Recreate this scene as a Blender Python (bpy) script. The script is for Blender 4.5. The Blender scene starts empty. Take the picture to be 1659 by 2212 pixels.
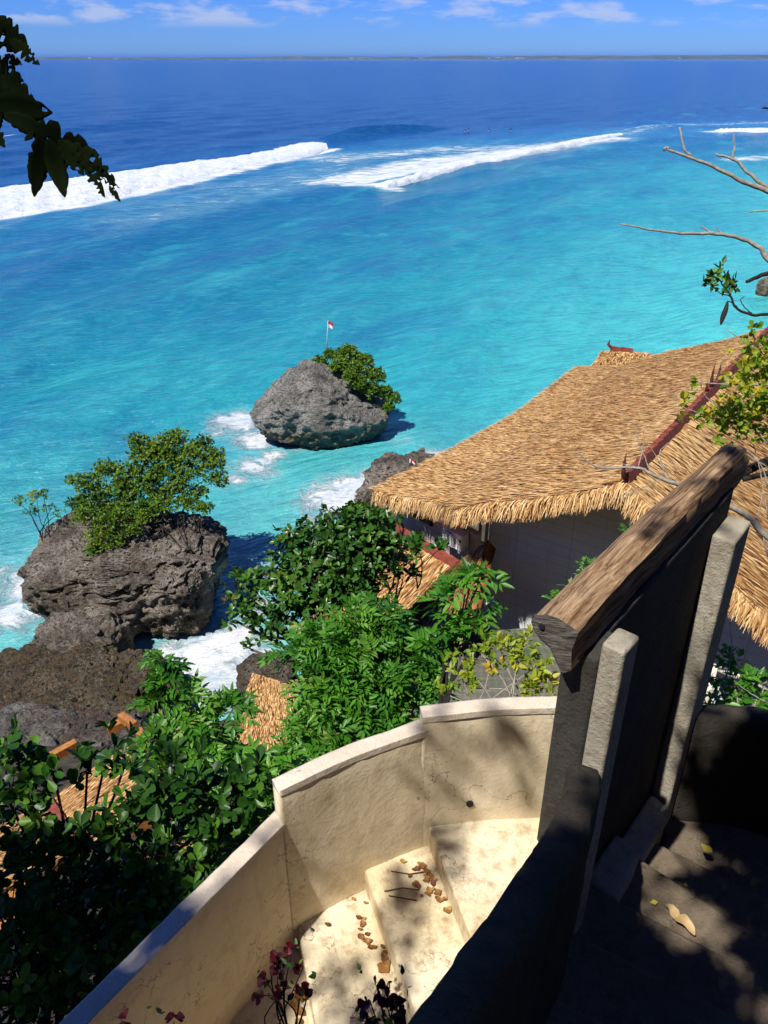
import bpy, bmesh, math, random
import numpy as np
from mathutils import Vector, noise as mnoise

random.seed(7)
RNG = np.random.default_rng(11)
SC = bpy.context.scene
COL = SC.collection
H = 25.0                                   # eye height above the sea
CX, CY, F = 829.5, 1106.0, 1726.0          # photograph measured at 1659 x 2212
TH = math.atan((1106.0 - 125.0) / F)
CT, ST = math.cos(TH), math.sin(TH)
SUN = np.array([-0.352, -0.37, 0.86]); SUN /= np.linalg.norm(SUN)

# ------------------------------------------------------------------ measuring helpers
def ray(px, py):
    u = (px - CX) / F; v = (py - CY) / F
    return np.array([u, CT - v * ST, -ST - v * CT])
def at_z(px, py, z):                       # z in world metres (sea = 0)
    r = ray(px, py); return np.array([0, 0, H]) + r * ((z - H) / r[2])
def at_d(px, py, s):                       # s = distance along the view axis
    return np.array([0, 0, H]) + ray(px, py) * s
def project(P):
    P = np.asarray(P, float) - np.array([0, 0, H])
    s = P[..., 1] * CT - P[..., 2] * ST
    up = P[..., 1] * ST + P[..., 2] * CT
    s_ = np.where(np.abs(s) < 1e-6, 1e-6, s)
    return CX + F * P[..., 0] / s_, CY - F * up / s_, s
def nrm(a):
    a = np.asarray(a, float)
    return a / (np.linalg.norm(a, axis=-1, keepdims=True) + 1e-9)

# ------------------------------------------------------------------ object helpers
def tag(o, label=None, cat=None, group=None, kind=None):
    if label: o['label'] = label
    if cat: o['category'] = cat
    if group: o['group'] = group
    if kind: o['kind'] = kind
    return o
def empty(name, loc, label=None, cat=None, group=None):
    o = bpy.data.objects.new(name, None); COL.objects.link(o)
    o.location = [float(c) for c in loc]; o.empty_display_size = 0.2
    return tag(o, label, cat, group)
def link(name, me, mat=None, parent=None):
    o = bpy.data.objects.new(name, me); COL.objects.link(o)
    if mat is not None: me.materials.append(mat)
    if parent is not None:
        o.parent = parent
        o.location = [-c for c in world_loc(parent)]
    return o
def world_loc(o):
    v = Vector(o.location)
    while o.parent is not None:
        o = o.parent; v = v + Vector(o.location)
    return v
def mesh_np(name, V, faces, smooth=False, attrs=None):
    """faces: list of (n,k) int arrays"""
    me = bpy.data.meshes.new(name)
    V = np.ascontiguousarray(V, np.float32)
    me.vertices.add(len(V)); me.vertices.foreach_set('co', V.ravel())
    fs = [np.asarray(f, np.int32) for f in faces if len(f)]
    nl = sum(f.size for f in fs); npoly = sum(len(f) for f in fs)
    me.loops.add(nl); me.polygons.add(npoly)
    me.loops.foreach_set('vertex_index', np.concatenate([f.ravel() for f in fs]))
    tot = np.concatenate([np.full(len(f), f.shape[1], np.int32) for f in fs])
    me.polygons.foreach_set('loop_start', np.concatenate([[0], np.cumsum(tot)[:-1]]).astype(np.int32))
    try: me.polygons.foreach_set('loop_total', tot)
    except Exception: pass
    me.polygons.foreach_set('use_smooth', np.full(npoly, smooth, bool))
    me.update(calc_edges=True); me.validate()
    if attrs:
        for k, a in attrs.items():
            at = me.attributes.new(k, 'FLOAT', 'POINT'); at.data.foreach_set('value', np.ascontiguousarray(a, np.float32))
    return me
class MB:
    """collects shapes into one mesh"""
    def __init__(s): s.V = []; s.F = {}; s.A = []; s.n = 0
    def add(s, V, faces, var=None):
        V = np.asarray(V, float)
        for f in faces:
            f = np.asarray(f)
            if f.ndim == 1: f = f[None]
            s.F.setdefault(f.shape[1], []).append(f + s.n)
        s.V.append(V); s.A.append(np.full(len(V), RNG.random() if var is None else var) if np.ndim(var) == 0 else np.asarray(var))
        s.n += len(V)
    def box(s, c, size, ax=None, var=None):
        h = np.array(size) / 2
        P = np.array([[x, y, z] for z in (-1, 1) for y in (-1, 1) for x in (-1, 1)]) * h
        if ax is not None: P = P @ np.array(ax, float)
        s.add(P + np.array(c), [[0, 2, 3, 1], [4, 5, 7, 6], [0, 1, 5, 4], [2, 6, 7, 3], [0, 4, 6, 2], [1, 3, 7, 5]], var)
    def prism(s, poly, z0, z1, var=None):
        n = len(poly); p = np.array(poly, float)
        z0 = np.broadcast_to(z0, n); z1 = np.broadcast_to(z1, n)
        V = np.concatenate([np.c_[p, z0], np.c_[p, z1]])
        s.add(V, [np.arange(n)[::-1], np.arange(n) + n] + [[i, (i + 1) % n, n + (i + 1) % n, n + i] for i in range(n)], var)
    def tube(s, pts, rad, k=6, var=None):
        P = np.array(pts, float); n = len(P); R = np.broadcast_to(rad, n)
        T = np.gradient(P, axis=0); T = nrm(T)
        ref = np.array([0, 0, 1.0]) if abs(T[:, 2]).mean() < 0.8 else np.array([1.0, 0, 0])
        a = nrm(np.cross(T, ref)); b = np.cross(T, a)
        an = np.linspace(0, 2 * math.pi, k, endpoint=False)
        V = (P[:, None] + R[:, None, None] * (np.cos(an)[None, :, None] * a[:, None] + np.sin(an)[None, :, None] * b[:, None])).reshape(-1, 3)
        i = np.arange(n - 1)[:, None] * k; j = np.arange(k)[None]
        q = np.stack([i + j, i + (j + 1) % k, i + k + (j + 1) % k, i + k + j], -1).reshape(-1, 4)
        s.add(V, [q, np.arange(k)[::-1], np.arange(k) + (n - 1) * k], var)
    def build(s, name, mat, parent=None, smooth=False):
        V = np.concatenate(s.V)
        me = mesh_np(name, V, [np.concatenate(f) for f in s.F.values()], smooth, {'var': np.concatenate(s.A)})
        return link(name, me, mat, parent)
def bevel(o, w=0.015, seg=2):
    m = o.modifiers.new('bevel', 'BEVEL'); m.width = w; m.segments = seg; m.limit_method = 'ANGLE'; m.angle_limit = math.radians(40)
    return o
def spline(pts, n):
    P = np.array(pts, float); k = len(P)
    t = np.linspace(0, k - 1, n); i = np.clip(t.astype(int), 0, k - 2); f = (t - i)[:, None]
    Q = np.concatenate([[2 * P[0] - P[1]], P, [2 * P[-1] - P[-2]]])
    a, b, c, d = Q[i], Q[i + 1], Q[i + 2], Q[i + 3]
    return 0.5 * (2 * b + (c - a) * f + (2 * a - 5 * b + 4 * c - d) * f ** 2 + (3 * b - a - 3 * c + d) * f ** 3)

# ------------------------------------------------------------------ material helpers
class NT:
    def __init__(s, nt): s.nt = nt
    def n(s, typ, props=None, **ins):
        nd = s.nt.nodes.new(typ)
        for k, v in (props or {}).items(): setattr(nd, k, v)
        for k, v in ins.items():
            key = int(k[1:]) if k[0] == '_' and k[1:].isdigit() else k.replace('_', ' ')
            s.put(nd.inputs[key], v)
        return nd
    def put(s, sock, v):
        if isinstance(v, bpy.types.NodeSocket): s.nt.links.new(v, sock)
        elif isinstance(v, bpy.types.Node): s.nt.links.new(v.outputs[0], sock)
        else:
            if hasattr(sock.default_value, '__len__') and hasattr(v, '__len__') and len(sock.default_value) == 4 and len(v) == 3: v = (*v, 1)
            sock.default_value = v
    def math(s, op, a, b=0.0, c=0.0, clamp=False):
        return s.n('ShaderNodeMath', {'operation': op, 'use_clamp': clamp}, _0=a, _1=b, _2=c).outputs[0]
    def noise(s, vec, scale, detail=4, rough=0.55, dist=0.0):
        return s.n('ShaderNodeTexNoise', None, Vector=vec, Scale=scale, Detail=detail, Roughness=rough, Distortion=dist).outputs[0]
    def ramp(s, fac, stops, interp='LINEAR'):
        nd = s.nt.nodes.new('ShaderNodeValToRGB'); cr = nd.color_ramp; cr.interpolation = interp
        while len(cr.elements) < len(stops): cr.elements.new(0.5)
        for e, (p, c) in zip(cr.elements, stops):
            e.position = p; e.color = (*c, 1) if hasattr(c, '__len__') else (c, c, c, 1)
        s.put(nd.inputs[0], fac); return nd.outputs[0]
    def mix(s, fac, a, b, blend='MIX'):
        nd = s.nt.nodes.new('ShaderNodeMix'); nd.data_type = 'RGBA'; nd.blend_type = blend
        s.put(nd.inputs[0], fac); s.put(nd.inputs[6], a); s.put(nd.inputs[7], b); return nd.outputs[2]
    def rng(s, v, a, b, c=0.0, d=1.0, smooth=False):
        nd = s.n('ShaderNodeMapRange', {'interpolation_type': 'SMOOTHSTEP' if smooth else 'LINEAR', 'clamp': True}, _0=v, _1=a, _2=b, _3=c, _4=d)
        return nd.outputs[0]
    def bump(s, h, strength, dist, normal=None):
        nd = s.n('ShaderNodeBump', None, Height=h, Strength=strength, Distance=dist)
        if normal is not None: s.put(nd.inputs['Normal'], normal)
        return nd.outputs[0]
    def scaled(s, vec, sc, rot=(0, 0, 0)):
        return s.n('ShaderNodeMapping', None, Vector=vec, Scale=sc, Rotation=rot).outputs[0]
def mat(name):
    m = bpy.data.materials.new(name); m.use_nodes = True
    t = NT(m.node_tree); b = m.node_tree.nodes['Principled BSDF']
    geo = t.n('ShaderNodeNewGeometry'); return m, t, b, geo.outputs['Position']
def attr(t, nm): return t.n('ShaderNodeAttribute', {'attribute_name': nm}).outputs['Fac']

def m_plain(name, col, rough=0.6, var=0.15, scale=8, bump=0.0, spec=0.3):
    m, t, b, P = mat(name)
    n = t.noise(P, scale, 5, 0.6)
    c = t.mix(t.rng(n, 0.3, 0.7), tuple(x * (1 - var) for x in col), tuple(min(1, x * (1 + var)) for x in col))
    t.put(b.inputs['Base Color'], c); b.inputs['Roughness'].default_value = rough
    b.inputs['Specular IOR Level'].default_value = spec
    if bump: t.put(b.inputs['Normal'], t.bump(t.noise(P, scale * 4, 4), bump, 0.02))
    return m
def m_plaster(name, c_light, c_dark, c_stain, bump=0.35, stain=0.5, scale=1.0):
    m, t, b, P = mat(name)
    n1 = t.noise(P, 1.6 * scale, 6, 0.65, 0.4); n2 = t.noise(P, 9 * scale, 6, 0.7); n3 = t.noise(t.scaled(P, (14, 14, 1.6)), scale, 5, 0.6)
    c = t.mix(t.rng(n1, 0.32, 0.68), c_dark, c_light)
    c = t.mix(t.math('MULTIPLY', t.rng(n2, 0.5, 0.72), stain), c, c_stain)
    c = t.mix(t.math('MULTIPLY', t.rng(n3, 0.56, 0.75), stain * 0.6), c, c_stain)
    spk = t.rng(t.noise(P, 55, 3, 0.6), 0.64, 0.72)
    c = t.mix(t.math('MULTIPLY', spk, 0.35), c, tuple(x * 0.45 for x in c_stain))
    vd = t.n('ShaderNodeTexVoronoi', {'feature': 'DISTANCE_TO_EDGE'}, Vector=t.n('ShaderNodeVectorMath', {'operation': 'ADD'}, _0=P, _1=t.n('ShaderNodeTexNoise', None, Vector=P, Scale=5.0, Detail=5.0).outputs['Color']).outputs[0], Scale=1.25).outputs['Distance']
    crk = t.math('MULTIPLY', t.rng(vd, .009, .002), t.rng(n1, .46, .56)); c = t.mix(t.math('MULTIPLY', crk, .7), c, tuple(x * .35 for x in c_stain))
    t.put(b.inputs['Base Color'], c); b.inputs['Roughness'].default_value = 0.85; b.inputs['Specular IOR Level'].default_value = 0.15
    h = t.math('ADD', t.math('MULTIPLY', t.noise(P, 9, 4, 0.55, 0.3), .6), t.math('MULTIPLY', t.noise(P, 42, 5, 0.7), 0.6))
    t.put(b.inputs['Normal'], t.bump(h, min(1, bump * 1.7), 0.022))
    return m
def m_leaf(name, cols, rough=0.38, trans=0.25, spec=0.4):
    m, t, b, P = mat(name)
    v = attr(t, 'var'); c = t.ramp(v, cols)
    n = t.noise(P, 3.0, 3); c = t.mix(t.rng(n, 0.35, 0.7, 0, 0.35), c, tuple(x * 0.5 for x in cols[0][1]))
    t.put(b.inputs['Base Color'], c); b.inputs['Roughness'].default_value = rough; b.inputs['Specular IOR Level'].default_value = spec
    tr = t.n('ShaderNodeBsdfTranslucent'); t.put(tr.inputs[0], t.mix(1.0, c, (1.25, 1.3, 0.5), 'MULTIPLY'))
    mx = t.n('ShaderNodeMixShader', None, _0=trans); t.put(mx.inputs[1], b.outputs[0]); t.put(mx.inputs[2], tr.outputs[0])
    t.put(m.node_tree.nodes['Material Output'].inputs[0], mx.outputs[0])
    return m
def m_rock(name, base, dark, light, ochre, zlow=1.2, crag=1.0, lightup=1.0):
    m, t, b, P = mat(name)
    n1 = t.noise(P, 0.55, 8, 0.68, 0.3); n2 = t.noise(P, 2.6, 8, 0.72, 0.5); n3 = t.noise(t.scaled(P, (1, 1, 2.2)), 6.5, 6, 0.72)
    c = t.mix(t.rng(n2, 0.36, 0.62), dark, base)
    c = t.mix(t.math('MULTIPLY', t.rng(n1, 0.44, 0.60), 0.85 * lightup), c, light)
    z = t.n('ShaderNodeSeparateXYZ', None, _0=P).outputs[2]
    zz = t.math('ADD', z, t.math('MULTIPLY', t.math('SUBTRACT', n1, 0.5), 2.2))
    och = t.math('MULTIPLY', t.rng(zz, zlow + 0.9, zlow - 0.2), t.rng(n2, 0.42, 0.66))
    c = t.mix(och, c, ochre)
    c = t.mix(t.rng(n3, 0.5, 0.33, 0, 0.8), c, tuple(x * 0.25 for x in dark))
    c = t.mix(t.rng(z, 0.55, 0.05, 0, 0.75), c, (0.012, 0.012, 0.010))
    t.put(b.inputs['Base Color'], c); b.inputs['Roughness'].default_value = 0.9; b.inputs['Specular IOR Level'].default_value = 0.15
    vo = t.n('ShaderNodeTexVoronoi', None, Vector=t.scaled(P, (1, 1, 1.7)), Scale=3.4, Randomness=1.0).outputs['Distance']
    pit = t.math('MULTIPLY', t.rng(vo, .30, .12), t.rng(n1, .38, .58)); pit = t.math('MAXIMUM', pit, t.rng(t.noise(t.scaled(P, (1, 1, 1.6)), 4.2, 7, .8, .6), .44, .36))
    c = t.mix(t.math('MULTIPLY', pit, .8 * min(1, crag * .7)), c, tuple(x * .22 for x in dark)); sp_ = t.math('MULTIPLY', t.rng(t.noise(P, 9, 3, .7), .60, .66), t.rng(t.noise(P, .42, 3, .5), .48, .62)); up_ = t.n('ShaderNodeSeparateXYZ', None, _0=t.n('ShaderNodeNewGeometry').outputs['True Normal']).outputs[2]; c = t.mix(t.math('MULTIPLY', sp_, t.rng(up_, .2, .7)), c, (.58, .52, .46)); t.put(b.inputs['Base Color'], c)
    h = t.math('SUBTRACT', t.math('ADD', t.math('MULTIPLY', n2, 1.0), t.math('MULTIPLY', n3, 0.5)), t.math('MULTIPLY', pit, .5))
    h = t.math('ADD', h, t.math('MULTIPLY', t.noise(P, 14, 6, 0.75), 0.25))
    t.put(b.inputs['Normal'], t.bump(h, 1.0, 0.55 * crag))
    return m
def m_thatch(name, cols):
    m, t, b, P = mat(name)
    v = attr(t, 'var')
    n = t.noise(P, 1.1, 6, 0.7, .4); n2 = t.noise(P, 9.0, 3, 0.6)
    f = t.math('ADD', v, t.math('MULTIPLY', t.math('SUBTRACT', n, 0.5), 0.35))
    f = t.math('ADD', f, t.math('MULTIPLY', t.math('SUBTRACT', n2, 0.5), 0.35), clamp=True)
    t.put(b.inputs['Base Color'], t.ramp(f, cols)); b.inputs['Roughness'].default_value = 0.75; b.inputs['Specular IOR Level'].default_value = 0.2
    return m

M = {}
M['cream'] = m_plaster('cream_plaster', (0.74, 0.64, 0.47), (0.64, 0.52, 0.34), (0.32, 0.21, 0.10), 0.22, 0.4)
M['cap'] = m_plaster('cap_plaster', (0.70, 0.61, 0.50), (0.58, 0.49, 0.38), (0.36, 0.29, 0.22), 0.35, 0.4)
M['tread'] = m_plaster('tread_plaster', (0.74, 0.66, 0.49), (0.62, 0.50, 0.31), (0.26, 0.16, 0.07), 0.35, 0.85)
M['grey'] = m_plaster('grey_concrete', (0.36, 0.34, 0.30), (0.26, 0.24, 0.21), (0.12, 0.10, 0.07), 0.6, 0.6)
M['post'] = m_plaster('post_concrete', (0.43, 0.39, 0.31), (0.29, 0.255, 0.195), (0.14, 0.11, 0.07), 0.6, 0.55)
M['parapet_shaded'] = m_plaster('shaded_concrete', (0.052, 0.045, 0.036), (0.030, 0.026, 0.021), (0.015, 0.014, 0.012), 0.9, 0.7)  # parapet concrete; shade is put into this near-black base colour
M['slab'] = m_plaster('shaded_slab_concrete', (0.06, 0.056, 0.05), (0.04, 0.037, 0.033), (0.02, 0.018, 0.015), 0.6, 0.6)  # slab concrete darkened in colour to carry its shade
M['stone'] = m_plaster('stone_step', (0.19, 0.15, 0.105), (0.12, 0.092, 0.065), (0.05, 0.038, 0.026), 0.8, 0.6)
GREENS = lambda a, b, c: [(0.0, a), (0.5, b), (0.9, c), (1.0, c)]
M['leaf_almond'] = m_leaf('leaf_dark_oval', [(0, (0.016, 0.058, 0.010)), (0.5, (0.042, 0.13, 0.016)), (0.93, (0.10, 0.22, 0.025)), (0.97, (0.25, 0.13, 0.03)), (1, (0.30, 0.12, 0.03))], 0.35, 0.2)
M['leaf_pinnate'] = m_leaf('leaf_pinnate', [(0, (0.030, 0.125, 0.010)), (0.5, (0.075, 0.25, 0.018)), (0.82, (0.15, 0.34, 0.035)), (0.96, (0.26, 0.42, 0.12)), (1, (0.40, 0.38, 0.10))], 0.42, 0.35)
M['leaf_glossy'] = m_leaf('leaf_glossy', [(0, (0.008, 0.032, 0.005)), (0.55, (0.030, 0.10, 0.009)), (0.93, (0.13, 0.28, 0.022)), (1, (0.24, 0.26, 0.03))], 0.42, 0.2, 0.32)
M['leaf_rock'] = m_leaf('leaf_rock_shrub', [(0, (0.040, 0.10, 0.008)), (0.5, (0.11, 0.22, 0.012)), (0.9, (0.22, 0.30, 0.02)), (1, (0.26, 0.19, 0.04))], 0.45, 0.28)
M['leaf_yellow'] = m_leaf('leaf_yellow', [(0, (0.12, 0.26, 0.02)), (0.5, (0.34, 0.40, 0.03)), (0.85, (0.62, 0.50, 0.04)), (1, (0.62, 0.34, 0.04))], 0.45, 0.4)
M['leaf_shaded'] = m_leaf('leaf_near_shaded', [(0, (0.004, 0.007, 0.003)), (1, (0.010, 0.016, 0.005))], 0.8, 0.0, 0.0)  # near-black base colour carries the shade on these leaves
M['leaf_canopy'] = m_leaf('leaf_canopy', [(0, (0.02, 0.05, 0.012)), (1, (0.05, 0.10, 0.02))], 0.45, 0.05)
M['bract'] = m_leaf('red_bract', [(0, (0.05, 0.002, 0.008)), (1, (0.15, 0.007, 0.018))], 0.55, 0.25)
M['bark'] = m_plain('bark', (0.10, 0.075, 0.055), 0.9, 0.5, 20, 0.6)
M['bark_pale'] = m_plain('bark_pale', (0.33, 0.29, 0.24), 0.85, 0.4, 40, 0.6)
M['bark_dark'] = m_plain('bark_dark', (0.02, 0.017, 0.014), 0.9, 0.4, 20, 0.4)
M['dry_leaf'] = m_leaf('dry_leaf', [(0, (0.13, 0.045, 0.015)), (0.5, (0.28, 0.12, 0.03)), (1, (0.45, 0.26, 0.07))], 0.6, 0.15)
M['yel_leaf'] = m_leaf('yellow_fallen_leaf', [(0, (0.50, 0.42, 0.06)), (1, (0.62, 0.52, 0.10))], 0.5, 0.2)
M['tan_leaf'] = m_leaf('tan_fallen_leaf', [(0, (0.52, 0.36, 0.17)), (1, (0.56, 0.40, 0.20))], 0.6, 0.1)
M['thatch'] = m_thatch('thatch_straw', [(0, (0.07, 0.025, 0.008)), (0.22, (0.21, 0.085, 0.026)), (0.5, (0.44, 0.235, 0.085)), (0.8, (0.62, 0.39, 0.165)), (1, (0.74, 0.53, 0.27))])
M['thatch_dark'] = m_plain('thatch_under', (0.10, 0.06, 0.03), 0.95, 0.5, 14, 0.5)
M['tile'] = m_plain('red_tile', (0.22, 0.055, 0.035), 0.6, 0.35, 9, 0.3)
M['finial'] = m_plain('brown_finial', (0.11, 0.035, 0.022), 0.7, 0.3, 12, 0.4)
M['teak'] = m_plain('orange_timber', (0.34, 0.145, 0.04), 0.5, 0.3, 9, 0.3)
M['white'] = m_plain('white_paint', (0.72, 0.72, 0.72), 0.5, 0.06, 12)
M['offwhite'] = m_plain('cream_paint', (0.74, 0.66, 0.52), 0.6, 0.1, 9)
M['metal'] = m_plain('blue_grey_pipe', (0.42, 0.47, 0.55), 0.4, 0.1, 10)
M['dark'] = m_plain('near_black', (0.012, 0.012, 0.014), 0.7, 0.2, 5)  # near-black; on the gap boxes it stands in for shade
M['glass'] = m_plain('dark_window', (0.02, 0.025, 0.03), 0.1, 0.1, 3, 0, 0.6)
M['red'] = m_plain('red_cloth', (0.62, 0.02, 0.025), 0.7, 0.1, 4)
M['whitecloth'] = m_plain('white_cloth', (0.8, 0.78, 0.78), 0.7, 0.05, 4)
M['soil'] = m_plain('dark_soil', (0.055, 0.045, 0.03), 0.95, 0.6, 2.5, 0.8)
M['skin'] = m_plain('skin', (0.30, 0.17, 0.10), 0.6, 0.1, 8)
M['wetsuit'] = m_plain('wetsuit', (0.02, 0.02, 0.03), 0.5, 0.1, 8)
M['land'] = m_plain('far_land', (0.07, 0.10, 0.06), 0.95, 0.5, 0.004)
def m_siding(name, a, b_, axis, pitch, z0):
    m, t, b, P = mat(name)
    x = t.n('ShaderNodeVectorMath', {'operation': 'DOT_PRODUCT'}, _0=P, _1=(axis[0], axis[1], 0)).outputs['Value']
    z = t.n('ShaderNodeSeparateXYZ', None, _0=P).outputs[2]
    f = t.math('FRACT', t.math('DIVIDE', t.math('ADD', z, z0), pitch))
    line = t.rng(f, 0.06, 0.0); fx = t.math('FRACT', t.math('DIVIDE', x, 1.22)); line2 = t.rng(fx, 0.012, 0.0)
    n = t.noise(P, 1.2, 6, 0.65, 0.5); st = t.noise(t.scaled(P, (9, 9, 0.7)), 1.0, 4)
    c = t.mix(t.rng(n, 0.3, 0.7), a, b_)
    c = t.mix(t.rng(st, 0.55, 0.8, 0, 0.3), c, tuple(v * 0.55 for v in a))
    c = t.mix(t.math('MULTIPLY', t.math('MAXIMUM', line, line2), 0.75), c, tuple(v * 0.25 for v in a))
    t.put(b.inputs['Base Color'], c); b.inputs['Roughness'].default_value = 0.6
    h = t.math('ADD', f, t.math('MULTIPLY', t.noise(P, 30, 3), 0.08)); t.put(b.inputs['Normal'], t.bump(h, 0.4, 0.02))
    return m
def m_wood():
    m, t, b, P = mat('weathered_log')
    q = t.scaled(P, (1, 1, 1), (0, 0, -math.radians(49.5)))
    g = t.noise(t.scaled(q, (.9, 26, 26)), 1.6, 8, 0.72, 0.5); g2 = t.noise(t.scaled(q, (1.0, 6, 6)), 1.3, 6, 0.65, 0.6)
    c = t.ramp(g, [(0.30, (0.04, 0.020, 0.010)), (0.43, (0.17, 0.095, 0.045)), (0.56, (0.38, 0.25, 0.14)), (0.74, (0.58, 0.44, 0.30))])
    c = t.mix(t.rng(g2, 0.56, 0.72, 0, 0.7), c, (0.08, 0.045, 0.025))
    t.put(b.inputs['Base Color'], c); b.inputs['Roughness'].default_value = 0.85; b.inputs['Specular IOR Level'].default_value = 0.15
    t.put(b.inputs['Normal'], t.bump(g, 0.9, 0.03)); return m
M['log'] = m_wood()
def m_logend():
    m, t, b, P = mat('log_end_grain')
    q = t.scaled(P, (1, 1, 1), (0.35, 0.1, 0.5))
    g = t.noise(t.scaled(q, (4, 4, 42)), 2.2, 6, 0.7, 0.7)
    c = t.ramp(g, [(0.36, (0.012, 0.010, 0.009)), (0.5, (0.10, 0.085, 0.07)), (0.7, (0.26, 0.23, 0.20))])
    t.put(b.inputs['Base Color'], c); b.inputs['Roughness'].default_value = 0.9
    t.put(b.inputs['Normal'], t.bump(g, 1.0, 0.03)); return m
M['logend'] = m_logend()

# ------------------------------------------------------------------ camera, sun, sky
cam = bpy.data.cameras.new('camera'); co = bpy.data.objects.new('camera', cam); COL.objects.link(co)
co.location = (0, 0, H); co.rotation_euler = (math.pi / 2 - TH, 0, 0)
cam.sensor_fit = 'VERTICAL'; cam.angle = 2 * math.atan(1106.0 / F); cam.clip_start = 0.05; cam.clip_end = 90000
SC.camera = co
sun = bpy.data.lights.new('sun', 'SUN'); sun.energy = 5.0; sun.angle = math.radians(0.53); sun.color = (1.0, 0.955, 0.88)
so = bpy.data.objects.new('sun', sun); COL.objects.link(so); so.location = (-20, -20, 70)
so.rotation_euler = Vector(SUN).to_track_quat('Z', 'Y').to_euler()
w = bpy.data.worlds.new('World'); SC.world = w; w.use_nodes = True
t = NT(w.node_tree); bg = w.node_tree.nodes['Background']
sky = t.n('ShaderNodeTexSky', {'sky_type': 'NISHITA'})
sky.sun_disc = False; sky.sun_elevation = math.asin(SUN[2]); sky.sun_rotation = math.atan2(SUN[0], SUN[1])
sky.altitude = 50; sky.air_density = 1.0; sky.dust_density = 0.0; sky.ozone_density = 4.0
gm = t.n('ShaderNodeGamma', None, _0=t.mix(1.0, sky.outputs[0], (.2, .2, .2), 'MULTIPLY'), _1=1.3)

tc = t.n('ShaderNodeTexCoord'); sx = t.n('ShaderNodeSeparateXYZ', None, _0=tc.outputs['Generated'])
az = t.math('ARCTAN2', sx.outputs[0], sx.outputs[1]); el = sx.outputs[2]
cv = t.n('ShaderNodeCombineXYZ', None, _0=t.math('MULTIPLY', az, 9.0), _1=t.math('MULTIPLY', el, 34.0)).outputs[0]
cn = t.noise(cv, 1.6, 8, 0.58, 0.15); cn2 = t.noise(cv, 0.55, 2, 0.5)
band = t.math('MULTIPLY', t.rng(el, 0.025, 0.037, smooth=True), t.rng(el, 0.20, 0.07))
cl = t.math('ADD', cn, t.math('MULTIPLY', t.math('SUBTRACT', cn2, 0.5), 0.5))
cmask = t.math('MULTIPLY', band, t.rng(cl, 0.46, 0.64, 0, 0.6, True))
tint = t.mix(1.0, gm.outputs[0], t.mix(t.rng(el, .06, .35), (1.35, 2.75, 7.4), (2.3, 3.1, 5.4)), 'MULTIPLY')
skyc = t.mix(cmask, tint, (7.2, 7.7, 9.6))
t.put(bg.inputs[0], skyc); bg.inputs[1].default_value = 0.064
SC.view_settings.view_transform = 'Standard'; SC.view_settings.look = 'None'; SC.view_settings.exposure = 0.42; SC.view_settings.gamma = 1
SC.render.engine = 'CYCLES'
cy = SC.cycles; cy.use_denoising = True
try: cy.denoiser = 'OPENIMAGEDENOISE'
except Exception: pass
cy.use_adaptive_sampling = True; cy.adaptive_threshold = 0.02
cy.max_bounces = 7; cy.diffuse_bounces = 5; cy.glossy_bounces = 2; cy.transmission_bounces = 2; cy.volume_bounces = 0; cy.transparent_max_bounces = 4
cy.caustics_reflective = False; cy.caustics_refractive = False

# ------------------------------------------------------------------ sea
def seg_dist(P, poly):
    d = np.full(len(P), 1e9); tt = np.zeros(len(P)); acc = 0; lens = [np.linalg.norm(poly[i + 1] - poly[i]) for i in range(len(poly) - 1)]; T = sum(lens)
    for i in range(len(poly) - 1):
        a, b = poly[i], poly[i + 1]; ab = b - a
        s = np.clip(((P - a) @ ab) / (ab @ ab), 0, 1); q = a + s[:, None] * ab
        e = np.linalg.norm(P - q, axis=1); m = e < d; d[m] = e[m]; tt[m] = (acc + s[m] * lens[i]) / T; acc += lens[i]
    return d, tt
def px2(l): return np.array([at_z(x, y, 0.0)[:2] for x, y in l])
NR, NA = 1000, 460
rad = np.geomspace(14.0, 42000.0, NR); ang = np.radians(np.linspace(-62, 62, NA))
X = (rad[:, None] * np.sin(ang)[None]).ravel(); Y = (rad[:, None] * np.cos(ang)[None]).ravel()
P2 = np.c_[X, Y]; R = np.hypot(X, Y)
foam = np.zeros(len(P2))
def blob(px, py, r, s, k=1.0):
    global foam
    c = at_z(px, py, 0.0)[:2]; d = np.hypot((P2 - c)[:, 0], (P2 - c)[:, 1] * k)
    foam = np.maximum(foam, s * np.exp(-(d / r) ** 2 * 0.9))
for b in [(515, 905, 2.6, 1.0), (555, 945, 2.2, 1.0), (590, 978, 1.3, .9), (545, 1000, 2.0, .85), (510, 1030, 1.5, .75), (475, 925, 1.7, .75), (570, 1020, 1.7, .7),
          (720, 1085, 2.8, .95), (765, 1065, 2.8, .95), (690, 1130, 1.8, .7), (810, 1040, 2.2, .8), (930, 992, 1.3, .9), (960, 985, 1.2, .8),
          (430, 1425, 2.6, 1.05), (360, 1430, 2.0, 1.0), (500, 1400, 2.2, 1.05), (560, 1320, 1.8, .8), (470, 1480, 2.4, 1.05), (550, 1440, 2.2, 1.0), (330, 1500, 1.8, .9), (540, 1215, 1.6, .6), (620, 1240, 1.8, .6), (390, 1390, 1.2, .8),
          (60, 1275, 2.8, .85), (20, 1330, 2.4, .9), (100, 1225, 1.8, .7), (95, 1310, 1.6, .95), (10, 1240, 2.2, .66), (75, 1190, 1.2, .6), (5, 1500, 1.6, .95), (520, 1195, 1.0, .6), (505, 1240, 1.0, .6), (650, 965, 1.2, .55), (720, 975, 1.0, .5), (820, 950, 1.0, .55), (870, 960, 1.8, .45)]:
    blob(*b)
def band_foam(l, wid, s):
    global foam
    d, tt = seg_dist(P2, px2(l)); foam = np.maximum(foam, s * np.exp(-(d / wid) ** 2))
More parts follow.
